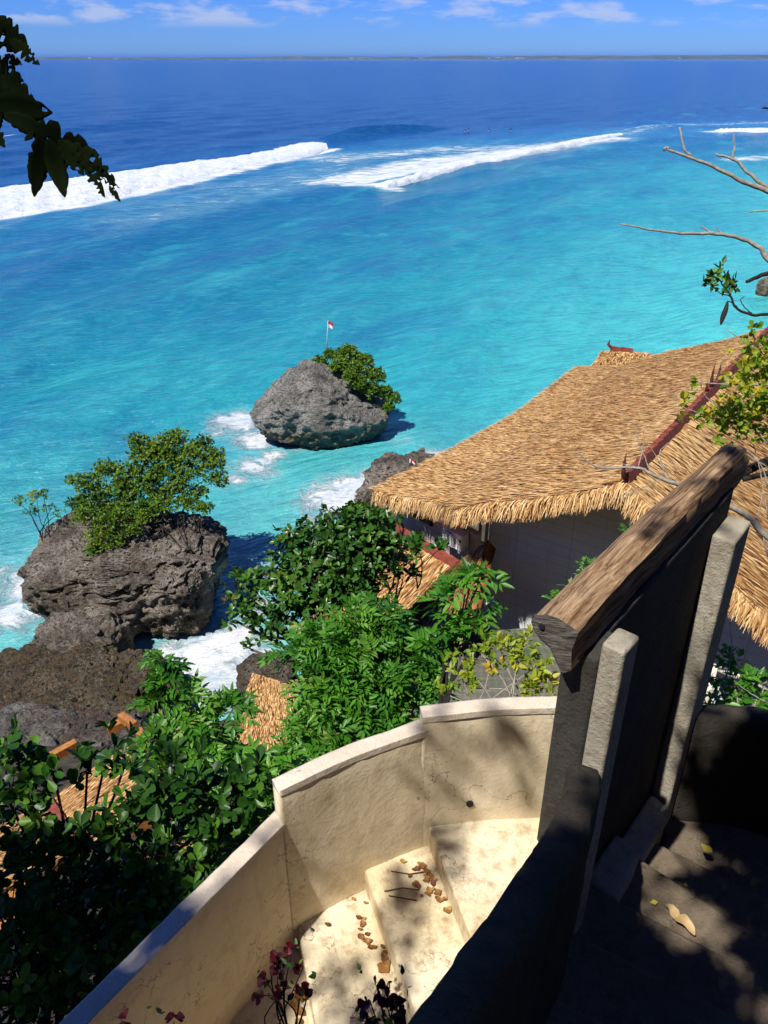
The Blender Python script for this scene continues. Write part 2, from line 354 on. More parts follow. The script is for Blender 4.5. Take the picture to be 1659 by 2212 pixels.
band_foam([(720, 392), (790, 378), (900, 352), (1050, 332), (1200, 315), (1330, 298)], 10, 0.86)
band_foam([(780, 392), (880, 372), (980, 350), (1080, 336), (1180, 320)], 7, 1.0)
band_foam([(690, 345), (840, 332), (1000, 322), (1150, 316)], 13, 0.62)
band_foam([(760, 400), (850, 404)], 5, .8)
band_foam([(-100, 484), (0, 471), (200, 441), (400, 395), (600, 351), (720, 322)], 3.2, 1.0)
band_foam([(300, 470), (560, 405), (760, 350)], 14, .42)
band_foam([(1560, 284), (1659, 280), (1800, 278)], 9, .95)
band_foam([(1590, 345), (1680, 338)], 6, .75)
band_foam([(1340, 290), (1430, 272), (1560, 268), (1700, 262)], 8, .5)
band_foam([(0, 296), (25, 293)], 3, .8)
OFF = np.array([-0.87, 0.49])                                  # offshore direction
u = P2 @ OFF; vv = P2 @ np.array([0.49, 0.87])
amp = np.clip(1.2 - R / 900, 0.0, 1) * np.clip((R - 20) / 40, 0.15, 1)
Zs = np.zeros(len(P2))
for (L, a, dth, ph) in [(23, .20, 0.0, 0), (14.5, .12, .22, 1.1), (9.5, .07, -.3, 2.0), (6.3, .045, .45, .4), (4.1, .03, -.1, 3.0), (33, .16, -.12, 4.0)]:
    kx = OFF[0] * math.cos(dth) - OFF[1] * math.sin(dth); ky = OFF[0] * math.sin(dth) + OFF[1] * math.cos(dth)
    ph2 = 1.2 * np.sin(P2 @ np.array([.021, .033]) + ph) + .7 * np.sin(P2 @ np.array([-.05, .06]) + 2 * ph)
    Zs += a * np.sin((kx * X + ky * Y) * 2 * math.pi / L + ph + ph2) * (R < L * 55)
Zs *= amp
def ridge(l, h, wid, taper=True):
    global Zs
    d, tt = seg_dist(P2, px2(l)); e = np.sin(np.pi * np.clip(tt, 0.02, .98)) ** .6 if taper else 1
    Zs += h * np.exp(-(d / wid) ** 2) * e
ridge([(690, 305), (760, 292), (850, 281), (950, 276)], 2.6, 5)
ridge([(0, 300), (110, 288), (260, 270), (420, 262)], 1.2, 9)
ridge([(1340, 285), (1400, 276), (1470, 270)], 1.0, 5)
i = np.arange(NR - 1)[:, None] * NA; j = np.arange(NA - 1)[None]
q = np.stack([i + j, i + j + 1, i + NA + j + 1, i + NA + j], -1).reshape(-1, 4)
me = mesh_np('sea', np.c_[X, Y, Zs], [q[:, ::-1]], True, {'foam': foam})
m, t, b, P = mat('sea_water')
uo = t.n('ShaderNodeVectorMath', {'operation': 'DOT_PRODUCT'}, _0=P, _1=(OFF[0], OFF[1], 0)).outputs['Value']
n1 = t.noise(P, 0.022, 4, 0.6, 0.3); n2 = t.noise(t.scaled(t.scaled(P, (1, 1, 1), (0, 0, math.radians(29))), (1.5, 0.6, 1)), 0.075, 5, 0.6, 0.5)
uq = t.math('SUBTRACT', t.n('ShaderNodeVectorMath', {'operation': 'DOT_PRODUCT'}, _0=P, _1=(-.5, .866, 0)).outputs['Value'], 112.0)
uu = t.math('ADD', t.math('MAXIMUM', uo, uq), t.math('MULTIPLY', t.math('SUBTRACT', n1, 0.5), 60.0))
c = t.ramp(t.rng(uu, -40, 420), [(0.00, (0.16, 0.62, 0.55)), (0.10, (0.075, 0.51, 0.50)), (0.17, (0.020, 0.30, 0.36)), (0.25, (0.006, 0.16, 0.28)), (0.32, (0.006, 0.12, 0.28)), (0.37, (0.020, 0.17, 0.35)), (0.43, (0.010, 0.085, 0.28)), (0.52, (0.004, 0.048, 0.20)), (1.0, (0.003, 0.046, 0.20))])
dp = t.math('MULTIPLY', t.rng(n2, 0.49, 0.68, 0, 0.55, True), t.rng(uo, 12, 45))
c = t.mix(dp, c, (0.010, 0.10, 0.27))
c = t.mix(t.math('MULTIPLY', t.rng(n2, 0.46, 0.32, 0, 0.45, True), t.rng(uo, 150, 90)), c, (0.04, 0.40, 0.42))
rot0 = t.scaled(P, (1, 1, 1), (0, 0, math.radians(29)))
n3 = t.noise(t.scaled(rot0, (1.6, .5, 1)), 0.34, 6, 0.68, 0.5); c = t.mix(t.rng(n3, .46, .64, 0, .22), c, (0.006, 0.11, 0.25)); c = t.mix(t.rng(n3, .50, .30, 0, .22), c, (0.07, 0.42, 0.44))
dist = t.n('ShaderNodeVectorMath', {'operation': 'LENGTH'}, _0=P).outputs['Value']
shal = t.math('MULTIPLY', t.rng(dist, 62, 30), t.rng(n1, 0.3, 0.62, 0.45, 1.0)); c = t.mix(t.math('MULTIPLY', shal, 0.6), c, (0.20, 0.46, 0.40))
rot = t.scaled(P, (1, 1, 1), (0, 0, math.radians(60)))
f1 = t.noise(P, 0.9, 8, 0.7, 0.8); f2 = t.noise(t.scaled(rot, (2.2, 0.8, 1)), 0.22, 7, 0.68, 0.6)
far = t.rng(dist, 70, 200)
fn = t.n('ShaderNodeMix', {'data_type': 'FLOAT'}, _0=far, _2=f1, _3=f2).outputs[0]
fv = t.math('ADD', attr(t, 'foam'), t.math('MULTIPLY', t.math('SUBTRACT', fn, 0.5), 1.5))
fm = t.rng(fv, 0.46, 0.86, 0, 1, True)
wc = t.math('MULTIPLY', t.rng(t.noise(t.scaled(rot, (2.0, .8, 1)), 0.55, 7, 0.8), 0.69, 0.75), t.rng(uo, 70, 25, 0, 0.55))
fm = t.math('MAXIMUM', fm, wc)
milky = t.math('MULTIPLY', t.rng(fv, 0.18, 0.6), 0.35); c = t.mix(milky, c, (0.30, 0.55, 0.58))
t.put(b.inputs['Base Color'], t.mix(fm, c, t.mix(t.rng(f2, .35, .6), (.40, .50, .58), (.66, .67, .69))))
t.put(b.inputs['Roughness'], t.rng(fm, 0, 1, 0.16, 0.8)); b.inputs['IOR'].default_value = 1.33
t.put(b.inputs['Specular IOR Level'], t.rng(dist, 100, 500, 0.45, 0.22))
def rip(sx, sy, sc, d, k): return t.math('MULTIPLY', t.noise(t.scaled(rot, (sx, sy, 1)), sc, d, 0.6, 0.15), k)
h = t.math('ADD', rip(2.0, .55, .42, 6, 1.5), rip(1.8, .7, 1.5, 5, .42))
h = t.math('ADD', h, rip(1.9, .5, .12, 3, 2.6))
rp_ = t.noise(t.scaled(rot, (2.4, .5, 1)), .85, 6, .7, .2); c2_ = t.math('MULTIPLY', t.rng(rp_, .52, .68), t.rng(dist, 320, 40, 0, .26)); c = t.mix(c2_, c, (0.16, 0.48, 0.58))  # ripple streaks painted paler blue, standing in for sky reflections
t.put(b.inputs['Base Color'], t.mix(fm, c, t.mix(t.rng(f2, .35, .6), (.40, .50, .58), (.66, .67, .69))))
h = t.math('ADD', h, t.math('MULTIPLY', fm, 0.35))
t.put(b.inputs['Normal'], t.bump(h, 0.75, 0.9))
sea = link('sea', me, m); tag(sea, 'blue and turquoise sea reaching the horizon', 'sea', kind='structure')

# breaking waves: rolls of white water with a real height
m, t, b, P = mat('white_water')
n = t.noise(P, 0.6, 8, 0.7, 0.6); n2 = t.noise(P, 2.2, 6, 0.7)
t.put(b.inputs['Base Color'], t.mix(t.rng(n, 0.36, 0.56), (0.40, 0.52, 0.63), (0.70, 0.71, 0.73))); b.inputs['Roughness'].default_value = 0.85  # foam hollows painted blue-grey, their shade put into the colour
t.put(b.inputs['Normal'], t.bump(t.math('ADD', n, t.math('MULTIPLY', n2, 0.4)), 0.8, 0.9)); M['foam'] = m
def breaker(front, back, hgt, label, seed):
    nS, nT = 260, 22
    a = spline([at_z(x, y, 0) for x, y in front], nS); b_ = spline([at_z(x, y, 0) for x, y in back], nS)
    V = np.zeros((nS, nT, 3)); T = np.linspace(0, 1, nT)
    prof = np.interp(T, [0, .06, .16, .32, .6, 1], [-.15, .55, .9, 1.0, .62, -.12])
    for k in range(nS):
        e = min(1, k / 26 + .08, (nS - 1 - k) / 26 + .10) * (.82 + .35 * mnoise.noise(Vector((k * .09, seed, 0))))
        for l in range(nT):
            p = a[k] * (1 - T[l]) + b_[k] * T[l]
            nz = mnoise.fractal(Vector((p[0] * .35 + seed, p[1] * .35, l * .35)), .7, 2.1, 4)
            ed = mnoise.fractal(Vector((p[0] * .2, p[1] * .2, seed)), .8, 2.1, 3) * (1.6 if l in (0, 1, 2) else .8 if l < nT - 3 else 5.0)
            dirv = (a[k] - b_[k]); dirv = dirv / (np.linalg.norm(dirv) + 1e-6)
            V[k, l] = p + dirv * ed * .8
            V[k, l, 2] = e * hgt * (prof[l] + .20 * nz * min(1, 4 * T[l] * (1 - T[l]) + .15))
    i = np.arange(nS - 1)[:, None] * nT; j = np.arange(nT - 1)[None]
    q = np.stack([i + j, i + j + 1, i + nT + j + 1, i + nT + j], -1).reshape(-1, 4)
    o = link('breaking_wave', mesh_np('breaking_wave', V.reshape(-1, 3), [q], True), M['foam'])
    return tag(o, label, 'wave', 'breaking waves')
breaker([(-160, 492), (0, 470), (100, 457), (200, 440), (300, 416), (400, 394), (500, 372), (600, 350), (670, 336), (709, 322)],
        [(-160, 412), (0, 396), (100, 386), (200, 373), (300, 361), (400, 348), (500, 335), (600, 317), (660, 306), (702, 301)], 1.3,
        'long wide white breaking wave running in from the left edge behind the dark leaves', 3.0)
breaker([(800, 406), (850, 404), (900, 393), (960, 376), (1030, 358), (1100, 346), (1180, 327), (1250, 312), (1300, 302), (1346, 291)],
        [(800, 396), (850, 388), (900, 372), (960, 358), (1030, 344), (1100, 331), (1180, 314), (1250, 299), (1300, 292), (1341, 286)], 1.15,
        'narrow white breaking wave with a foam sheet behind it, right of the middle', 9.0)
breaker([(1545, 283), (1600, 286), (1659, 287), (1800, 285)], [(1545, 280), (1600, 277), (1659, 275), (1800, 273)], 1.0,
        'thin white line of surf cut off by the right edge, above the bare branches', 14.0)

# ------------------------------------------------------------------ far coast
V = []; nx = 260
for k, x in enumerate(np.linspace(-9000, 11000, nx)):
    hh = 24 + 16 * mnoise.fractal(Vector((x / 700, 2.0, 0)), .7, 2.2, 5) + np.interp(x, [-9000, -3000, 2500, 11000], [0, 6, 22, 38])
    V += [[x, 11900, -.5], [x, 12000, max(4, hh * .35)], [x, 12500, max(8, hh)], [x, 14500, max(8, hh * 1.1)], [x, 15000, -1]]
V = np.array(V); i = np.arange(nx - 1)[:, None] * 5; j = np.arange(4)[None]
q = np.stack([i + j, i + 5 + j, i + 6 + j, i + 1 + j], -1).reshape(-1, 4)
tag(link('far_coast', mesh_np('far_coast', V, [q], True), M['land']), 'low hazy coast along the horizon', 'coast', kind='structure')
mb = MB()
for k in range(60):
    x = RNG.uniform(-1500, 6500) if RNG.random() < .8 else RNG.uniform(-5000, 6500); w_ = RNG.uniform(15, 70); hh = RNG.uniform(6, 17); y = RNG.uniform(12010, 12350); z = 4 + (y - 12000) / 500 * 14
    mb.box((x, y, z + hh / 2), (w_, 20, hh)); mb.add([[x - w_ / 2, y - 10, z + hh], [x + w_ / 2, y - 10, z + hh], [x + w_ / 2, y + 10, z + hh], [x - w_ / 2, y + 10, z + hh], [x - w_ / 2, y, z + hh + 5], [x + w_ / 2, y, z + hh + 5]], [[0, 1, 5, 4], [2, 3, 4, 5], [3, 0, 4], [1, 2, 5]])
tag(mb.build('far_town', m_plain('town_walls', (.34, .34, .34), .8, .3, .01)), 'white specks of a distant town on the far coast', 'town', kind='stuff')
mb = MB(); mb.box((2500, 11880, 1), (9000, 20, 3)); tag(mb.build('far_beach', M['offwhite']), 'pale strip of beach along the far coast', 'beach', kind='structure')

bm = bmesh.new(); bmesh.ops.create_cube(bm, size=1); me = bpy.data.meshes.new('haze'); bm.to_mesh(me); bm.free()
hz = bpy.data.objects.new('haze', me); COL.objects.link(hz); hz.location = (1000, 21800, 36); hz.scale = (90000, 44400, 126); hz['kind'] = 'stuff'
hm = bpy.data.materials.new('haze'); hm.use_nodes = True; nt = hm.node_tree; nt.nodes.remove(nt.nodes['Principled BSDF']); pv = nt.nodes.new('ShaderNodeVolumePrincipled')
pv.inputs['Color'].default_value = (.16, .38, 1.0, 1); pv.inputs['Density'].default_value = 3.2e-5; pv.inputs['Anisotropy'].default_value = 0.0
nt.links.new(pv.outputs[0], nt.nodes['Material Output'].inputs['Volume']); me.materials.append(hm)
# ------------------------------------------------------------------ hillside
def smooth(a, b, x): s = np.clip((x - a) / (b - a), 0, 1); return s * s * (3 - 2 * s)
gx, gy = np.meshgrid(np.linspace(-45, 60, 190), np.linspace(-30, 50, 170), indexing='ij')
A = np.interp(gy, [-30, -6, -3.2, -2.2, -1, 3, 8, 12, 16, 20, 24, 28.5], [11, 6.5, 2.5, -1.5, -6.4, -7.4, -12.8, -16.5, -18.5, -21, -23.6, -27])  # slope behind the camera is unseen, raised to cut sky light
xe = np.interp(gy, [0, 16, 27, 40], [-.5, .2, 1.0, 6.0])
B = -12.6 - 14 * smooth(0, 1, (xe - gx) / 3.0) - 14 * smooth(26, 34, gy - .5 * np.clip(gx - 2, 0, 30))
Z = np.maximum(A, np.where(gy > 5, B, -30)); Z = np.maximum(Z, np.where((gx > 4.9) & (gy < 3.2), np.interp(gx, [4.9, 6.0, 14], [-7, 2.2, 7]), -30))  # last term: unseen bank at the right, added to block sky light
for a_ in range(Z.shape[0]):
    for b_ in range(Z.shape[1]):
        Z[a_, b_] += .5 * mnoise.fractal(Vector((gx[a_, b_] * .35, gy[a_, b_] * .35, 1)), .8, 2.1, 4) - .2
V = np.c_[gx.ravel(), gy.ravel(), (Z + H).ravel()]; n_ = 170
i = np.arange(189)[:, None] * n_; j = np.arange(n_ - 1)[None]
q = np.stack([i + j, i + n_ + j, i + n_ + j + 1, i + j + 1], -1).reshape(-1, 4)
tag(link('hillside', mesh_np('hillside', V, [q], True), M['soil']), 'dark overgrown hillside falling to the sea', 'hillside', kind='structure')

# ------------------------------------------------------------------ rocks
def ico(sub):
    bm = bmesh.new(); bmesh.ops.create_icosphere(bm, subdivisions=sub, radius=1)
    V = np.array([v.co[:] for v in bm.verts]); Fc = np.array([[v.index for v in f.verts] for f in bm.faces]); bm.free(); return V, Fc
ICO6 = ico(7); ICO5 = ico(6)
def sgp(a, p): return np.sign(a) * np.abs(a) ** p
def rock(name, label, c, rx, ry, topf, zc, zb, ex, under, mat_, amp, seed, sub=ICO6, leanx=0.0, fine=1.0, cat='rock', group=None, upp=.62):
    D, Fc = sub
    x = sgp(D[:, 0], ex) * rx; y = sgp(D[:, 1], ex) * ry
    up = np.clip(D[:, 2], 0, 1); dn = np.clip(-D[:, 2], 0, 1)
    tp = np.array([topf(a / rx, b / ry) for a, b in zip(x, y)])
    z = zc + (tp - zc) * up ** upp - (zc - zb) * dn ** .75
    k = 1 - under * dn ** .7
    x = x * k + leanx * dn; y = y * k
    P = np.c_[x, y, z]; out = nrm(np.c_[x / rx, y / ry, (z - zc) / (tp.max() - zb) * 1.2])
    for n in range(len(P)):
        p = Vector(P[n] * .32) + Vector((seed, seed * .7, 0))
        a = mnoise.fractal(p, .75, 2.05, 4)
        r_ = 1 - abs(mnoise.fractal(p * 2.3 + Vector((7, 1, 3)), .8, 2.1, 4)) * 2
        f_ = mnoise.fractal(Vector((p[0] * 7, p[1] * 7, p[2] * 10)), .7, 2.1, 3)
        P[n] += out[n] * amp * (.8 * a + .40 * r_ + .34 * fine * f_)
    o = link(name, mesh_np(name, P + np.array(c), [Fc], True), mat_)
    return tag(o, label, cat, group)
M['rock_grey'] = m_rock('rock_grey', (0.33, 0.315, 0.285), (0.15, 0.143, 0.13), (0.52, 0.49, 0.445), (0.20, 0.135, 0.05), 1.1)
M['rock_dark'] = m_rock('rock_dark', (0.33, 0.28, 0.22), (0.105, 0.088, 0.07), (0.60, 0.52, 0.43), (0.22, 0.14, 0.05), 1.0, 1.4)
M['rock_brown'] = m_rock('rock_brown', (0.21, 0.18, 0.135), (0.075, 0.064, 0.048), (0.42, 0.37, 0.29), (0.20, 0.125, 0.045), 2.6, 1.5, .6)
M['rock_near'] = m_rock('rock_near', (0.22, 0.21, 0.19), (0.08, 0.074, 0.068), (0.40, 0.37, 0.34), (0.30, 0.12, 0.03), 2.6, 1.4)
def top_u(a, b): return float(np.interp(a, [-1, -.72, -.45, -.1, .15, .5, .85, 1], [2.4, 3.5, 4.6, 5.6, 5.0, 3.5, 2.7, 2.3])) - .5 * max(0, -b) ** 1.5
rock('sea_rock', 'smooth grey domed rock standing in the sea with a flag and bushes on its top', (-4.65, 56.4, 0), 5.0, 3.6, top_u, 1.9, -1.2, .72, .22, M['rock_grey'], .55, 2.0, leanx=.35, fine=.6)
def top_l(a, b): return float(np.interp(a, [-1, -.6, 0, .6, 1], [3.7, 4.4, 4.5, 4.2, 3.7])) + .35 * b
rock('sea_rock', 'large square block of pitted dark rock topped with shrubs, at the left', (-13.0, 33.8, 0), 4.45, 3.3, top_l, 2.5, -1.2, .46, .26, M['rock_dark'], .62, 5.0, leanx=.7, upp=.38)
rock('rock_ledge', 'small hump of dark rock joining the big block to the brown slab', (-14.0, 29.1, 0), 2.0, 1.9, lambda a, b: 2.6, .6, -1.2, .75, .05, M['rock_dark'], .5, 8.0, ICO5)
rock('rock_ledge', 'broad flat brown rock slab at the left edge below the big block', (-13.6, 25.9, 0), 4.7, 2.6, lambda a, b: 2.1 + .25 * b, .6, -1.2, .55, .05, M['rock_brown'], .62, 11.0)
rock('rock_ledge', 'rough grey rock with rusty stains nearest the shore at the left edge', (-12.9, 21.3, 0), 4.4, 2.4, lambda a, b: 3.3, 1.0, -1.2, .65, .0, M['rock_near'], .45, 15.0)
rock('shore_rock', 'small brown rock at the water beside the round patch of thatch', at_z(570, 1440, 3.0) - np.array([0, 0, 3.0]), 1.3, 1.2, lambda a, b: 3.2, 1.2, -1, .8, 0, M['rock_brown'], .35, 19.0, ICO5)
rock('headland', 'jagged dark rocky outcrop with dry grass past the thatched eave', (.75, 26.6, 0), 1.9, 2.0, lambda a, b: 11.9 + .4 * a, 8, -2, .7, .1, M['rock_dark'], .7, 23.0, ICO5)
rock('reef_rock', 'dark rock in shallow water at the right edge above the roof', at_z(1656, 640, 0), 1.3, 1.0, lambda a, b: 1.9, .6, -1, .8, .1, M['rock_dark'], .35, 31.0, ICO5)

# ------------------------------------------------------------------ plants
LEAF_T = {
 'lance': [(0, 0, 0), (.32, .5, .16), (.68, .36, .08), (1, 0, -.12), (.68, -.36, .08), (.32, -.5, .16)],
 'obov':  [(0, 0, 0), (.22, .17, .06), (.50, .43, .14), (.78, .50, .10), (.94, .26, .0), (1, 0, -.06), (.94, -.26, .0), (.78, -.50, .10), (.50, -.43, .14), (.22, -.17, .06)],
}
class Leaves:
    def __init__(s): s.P = []; s.D = []; s.N = []; s.L = []; s.W = []; s.v = []
    def add(s, P, D, N, L, W, v):
        n = len(P); s.P.append(P); s.D.append(nrm(D)); s.N.append(N)
        s.L.append(np.broadcast_to(L, n)); s.W.append(np.broadcast_to(W, n)); s.v.append(np.broadcast_to(v, n))
    def mesh(s, name, shape):
        P = np.concatenate(s.P); D = np.concatenate(s.D); N = np.concatenate(s.N); L = np.concatenate(s.L); W = np.concatenate(s.W); v = np.concatenate(s.v)
        S = nrm(np.cross(D, N)); N = np.cross(S, D); T = np.array(LEAF_T[shape])
        V = P[:, None] + D[:, None] * (T[None, :, 0] * L[:, None])[..., None] + S[:, None] * (T[None, :, 1] * W[:, None])[..., None] + N[:, None] * (T[None, :, 2] * W[:, None] * 1.1)[..., None]
        m_ = len(T); k = np.arange(len(P))[:, None] * m_; h_ = m_ // 2
        q = np.concatenate([k + np.arange(0, h_ + 1)[None], k + np.r_[0, np.arange(h_, m_)][None]])
        return mesh_np(name, V.reshape(-1, 3), [q], True, {'var': np.repeat(v, m_)})
def rand_dir(n): return nrm(RNG.normal(size=(n, 3)))
def frame(d):
    ref = np.where(np.abs(d[:, 2:3]) < .9, np.array([[0, 0, 1.0]]), np.array([[1.0, 0, 0]]))
    a = nrm(np.cross(d, ref)); return a, np.cross(d, a)
def rosette(Lv, pos, d, k, L, W, spread=(35, 85), var=None, stem=.0):
    a, b = frame(d); n = len(pos)
    for j in range(k):
        ph = j * 2.4 + RNG.uniform(0, 6.3, n) * .25 + RNG.uniform(0, 6.3); th = np.radians(RNG.uniform(spread[0], spread[1], n))
        r = a * np.cos(ph)[:, None] + b * np.sin(ph)[:, None]
        D = d * np.cos(th)[:, None] + r * np.sin(th)[:, None]; N = d * np.sin(th)[:, None] - r * np.cos(th)[:, None] + .25 * RNG.normal(size=(n, 3))
        sc = RNG.uniform(.5, 1.2, n)
        Lv.add(pos + d * (stem * (j / k - .5))[None] if np.ndim(stem) else pos + d * stem * (j / k - .5), D, N, L * sc, W * sc, np.clip((var if var is not None else RNG.random(n)) + RNG.normal(0, .12, n), 0, 1))
def pinnate(Lv, pos, d, fronds, pairs, Lr, L, W, var, droop=.35):
    a, b = frame(d); n = len(pos); up = np.array([[0, 0, 1.0]])
    for f in range(fronds):
        ph = f * 2.4 + RNG.uniform(0, 6.3, n); th = np.radians(RNG.uniform(35, 95, n))
        D0 = nrm(d * np.cos(th)[:, None] + (a * np.cos(ph)[:, None] + b * np.sin(ph)[:, None]) * np.sin(th)[:, None])
        N0 = nrm(up + .5 * d + .35 * RNG.normal(size=(n, 3))); S = nrm(np.cross(D0, N0)); N0 = np.cross(S, D0)
        lr = Lr * RNG.uniform(.7, 1.2, n); fv = np.clip(var + RNG.normal(0, .14, n), 0, 1)
        for j in range(pairs):
            q = (j + .8) / pairs; P = pos + D0 * (lr * q)[:, None] - up * (droop * lr * q * q)[:, None]
            for sg in (-1, 1):
                Lv.add(P, D0 * .55 + sg * S * .9 - up * .18 + .12 * RNG.normal(size=(n, 3)), N0 + .25 * RNG.normal(size=(n, 3)), L * RNG.uniform(.75, 1.15, n), W * RNG.uniform(.8, 1.15, n), np.clip(fv + RNG.normal(0, .06, n), 0, 1))
        Lv.add(pos + D0 * lr[:, None] - up * (droop * lr)[:, None], D0 - up * .3, N0, L * 1.1, W, fv)
def plant(name, label, cat, blobs, base, kind, dens, leafmat, barkmat, lp, group=None, trunk_r=.05, shape='lance', twig=.5, upb=.6, part='foliage', stems=1, hole=None, shell=.35):
    """blobs: list of (xyz, r). base: foot of the trunk."""
    root = empty(name, base, label, cat, group); Lv = Leaves(); mb = MB(); base = np.array(base, float)
    feet = [base + np.array([RNG.normal() * min(.12, 3.2 * trunk_r) * stems, RNG.normal() * min(.12, 3.2 * trunk_r) * stems, 0]) for _ in range(stems)]
    C = np.array([b[0] for b in blobs]); cen = C.mean(0)
    for bi, (c, r) in enumerate(blobs):
        c = np.array(c, float); n = max(3, int(dens * r * r)); d = rand_dir(n); d[:, 2] = np.where(d[:, 2] < -.35, -d[:, 2], d[:, 2])
        pos = c + d * (r * RNG.uniform(shell, 1.08, n) ** .6)[:, None] * np.array([1, 1, .85])
        pos += .25 * r * RNG.normal(size=(n, 3)) * .4
        dr = nrm(.75 * d + np.array([[0, 0, upb]]) + .35 * RNG.normal(size=(n, 3)))
        if hole is not None:
            px, py, s = project(pos); keep = np.ones(n, bool)
            for (hx, hy, hr) in hole: keep &= (np.hypot(px - hx, py - hy) > hr)
            pos, dr, d = pos[keep], dr[keep], d[keep]; n = len(pos)
            if n == 0: continue
        var = np.clip(RNG.beta(2, 2.2) * .6 + .4 * RNG.random(n), 0, 1)
        if kind == 'rosette': rosette(Lv, pos, dr, lp[0], lp[1], lp[2], lp[3], var, stem=lp[4] if len(lp) > 4 else 0)
        else: pinnate(Lv, pos, dr, lp[0], lp[1], lp[2], lp[3], lp[4], var)
        f = feet[bi % stems]; mid = f * .45 + c * .55 + (cen - c) * .25 * np.array([1, 1, 0]) + .05 * np.linalg.norm(c - f) * RNG.normal(size=3)
        hgt = np.linalg.norm(c - f)
        pts = spline([f, f * .75 + mid * .25 + .04 * hgt * RNG.normal(size=3), mid, c + .2 * r * RNG.normal(size=3)], 9)
        mb.tube(pts, np.linspace(trunk_r, trunk_r * .3, 9), 5)
        for k in range(min(n, int(n * twig))):
            p = pos[k]; m_ = (c * .5 + p * .5) + .12 * r * RNG.normal(size=3)
            mb.tube([c + .3 * r * RNG.normal(size=3) * .4, m_, p], [trunk_r * .28, trunk_r * .18, trunk_r * .10], 3)
    link(part, Lv.mesh(part, shape), leafmat, root)
    mb.build('trunk', barkmat, root, True)
    return root
def PB(lst, s): return [(at_d(x, y, s + (e[0] if e else 0)), r) for (x, y, r, *e) in lst]

# shrubs on the sea rocks
plant('rock_shrub', 'rounded green bush over the right side of the domed grey sea rock', 'bush',
      PB([(715, 770, .55), (750, 765, .75), (785, 785, .8), (808, 815, .8), (760, 805, .8, -1), (730, 792, .6, -1.4), (828, 850, .6, -1), (690, 785, .5, -.6), (848, 864, .55, -1), (800, 845, .7, -1.6), (775, 828, .7, -2), (838, 882, .42, -1.2), (740, 785, .7), (675, 795, .3, -.5), (755, 815, .5, -2.4)], 60.3), (-3.0, 56.6, 4.2), 'rosette', 420, M['leaf_rock'], M['bark'], (7, .21, .10, (25, 85)), trunk_r=.06, stems=4, shape='obov')
plant('rock_shrub', 'wide tall green shrub with thin bare stems on the square sea rock', 'bush',
      PB([(360, 970, .9), (310, 990, .8), (420, 985, .8), (455, 1010, .75), (470, 1040, .55), (400, 1030, .9), (340, 1030, .9), (280, 1030, .8), (230, 1020, .7), (190, 1050, .7), (210, 1080, .8), (280, 1085, .8), (350, 1080, .7), (430, 1070, .5), (300, 960, .6), (385, 950, .6), (440, 960, .5), (180, 1090, .6), (160, 1040, .4), (465, 985, .5), (300, 1105, .6, -1), (350, 1100, .6, -1), (250, 1110, .6, -1), (400, 1090, .5, -.6), (440, 1100, .4, -.6), (200, 1110, .6, -.8), (160, 1090, .4), (320, 1060, .8), (260, 1060, .8), (380, 1060, .7), (375, 1000, .8), (330, 985, .7)], 40.6), (-12.6, 35.4, 4.2), 'rosette', 260, M['leaf_rock'], M['bark_dark'], (7, .16, .075, (25, 85)), trunk_r=.045, stems=14, shape='obov', twig=.7)
plant('rock_shrub', 'low bright green succulent patch creeping over the front of the square sea rock', 'bush',
      PB([(230, 1130, .6), (260, 1120, .6), (210, 1160, .55), (250, 1165, .5), (290, 1145, .45), (200, 1190, .35), (230, 1185, .35), (180, 1120, .5), (310, 1120, .4)], 38.6), (-13.6, 33.0, 4.1), 'rosette', 330, M['leaf_rock'], M['bark'], (8, .15, .06, (30, 75)), trunk_r=.03, stems=4, shape='obov', twig=.2)
plant('rock_shrub', 'small wispy bush alone on the left corner of the square sea rock', 'bush',
      PB([(45, 1085, .35), (80, 1075, .4), (65, 1105, .35), (110, 1100, .3), (95, 1070, .3), (130, 1110, .25)], 40.0), (-17.2, 34.3, 4.0), 'rosette', 110, M['leaf_rock'], M['bark_dark'], (6, .19, .08, (25, 85)), trunk_r=.04, stems=3, shape='obov', twig=.8)
plant('rock_shrub', 'small leafy bush at the right shoulder of the square sea rock', 'bush',
      PB([(430, 1105, .4), (450, 1098, .35), (410, 1095, .35)], 39.8), (-9.4, 34.6, 4.0), 'rosette', 150, M['leaf_rock'], M['bark'], (7, .17, .07, (25, 85)), trunk_r=.03, stems=2, shape='obov')

# trees on the slope
plant('broadleaf_tree', 'dark green tree with small oval leaves leaning over the surf, left of the thatched roof', 'tree',
      PB([(625, 1170, .28), (650, 1200, .4), (668, 1150, .25), (700, 1180, .45), (715, 1120, .25), (740, 1150, .45), (770, 1125, .3), (790, 1155, .42), (822, 1140, .3), (822, 1180, .42), (760, 1200, .65), (700, 1240, .65), (640, 1250, .5), (590, 1270, .42), (548, 1285, .28), (512, 1255, .2), (505, 1300, .16), (535, 1335, .28), (605, 1330, .45), (670, 1310, .6), (740, 1280, .7), (795, 1230, .42), (780, 1290, .5), (825, 1215, .2), (500, 1345, .13), (562, 1375, .15), (615, 1365, .25), (540, 1400, .10), (690, 1350, .35)], 13.6),
      tuple(at_d(770, 1520, 13.8)), 'rosette', 200, M['leaf_almond'], M['bark'], (8, .145, .066, (35, 88)), trunk_r=.07, shape='obov', twig=.5, shell=.3)
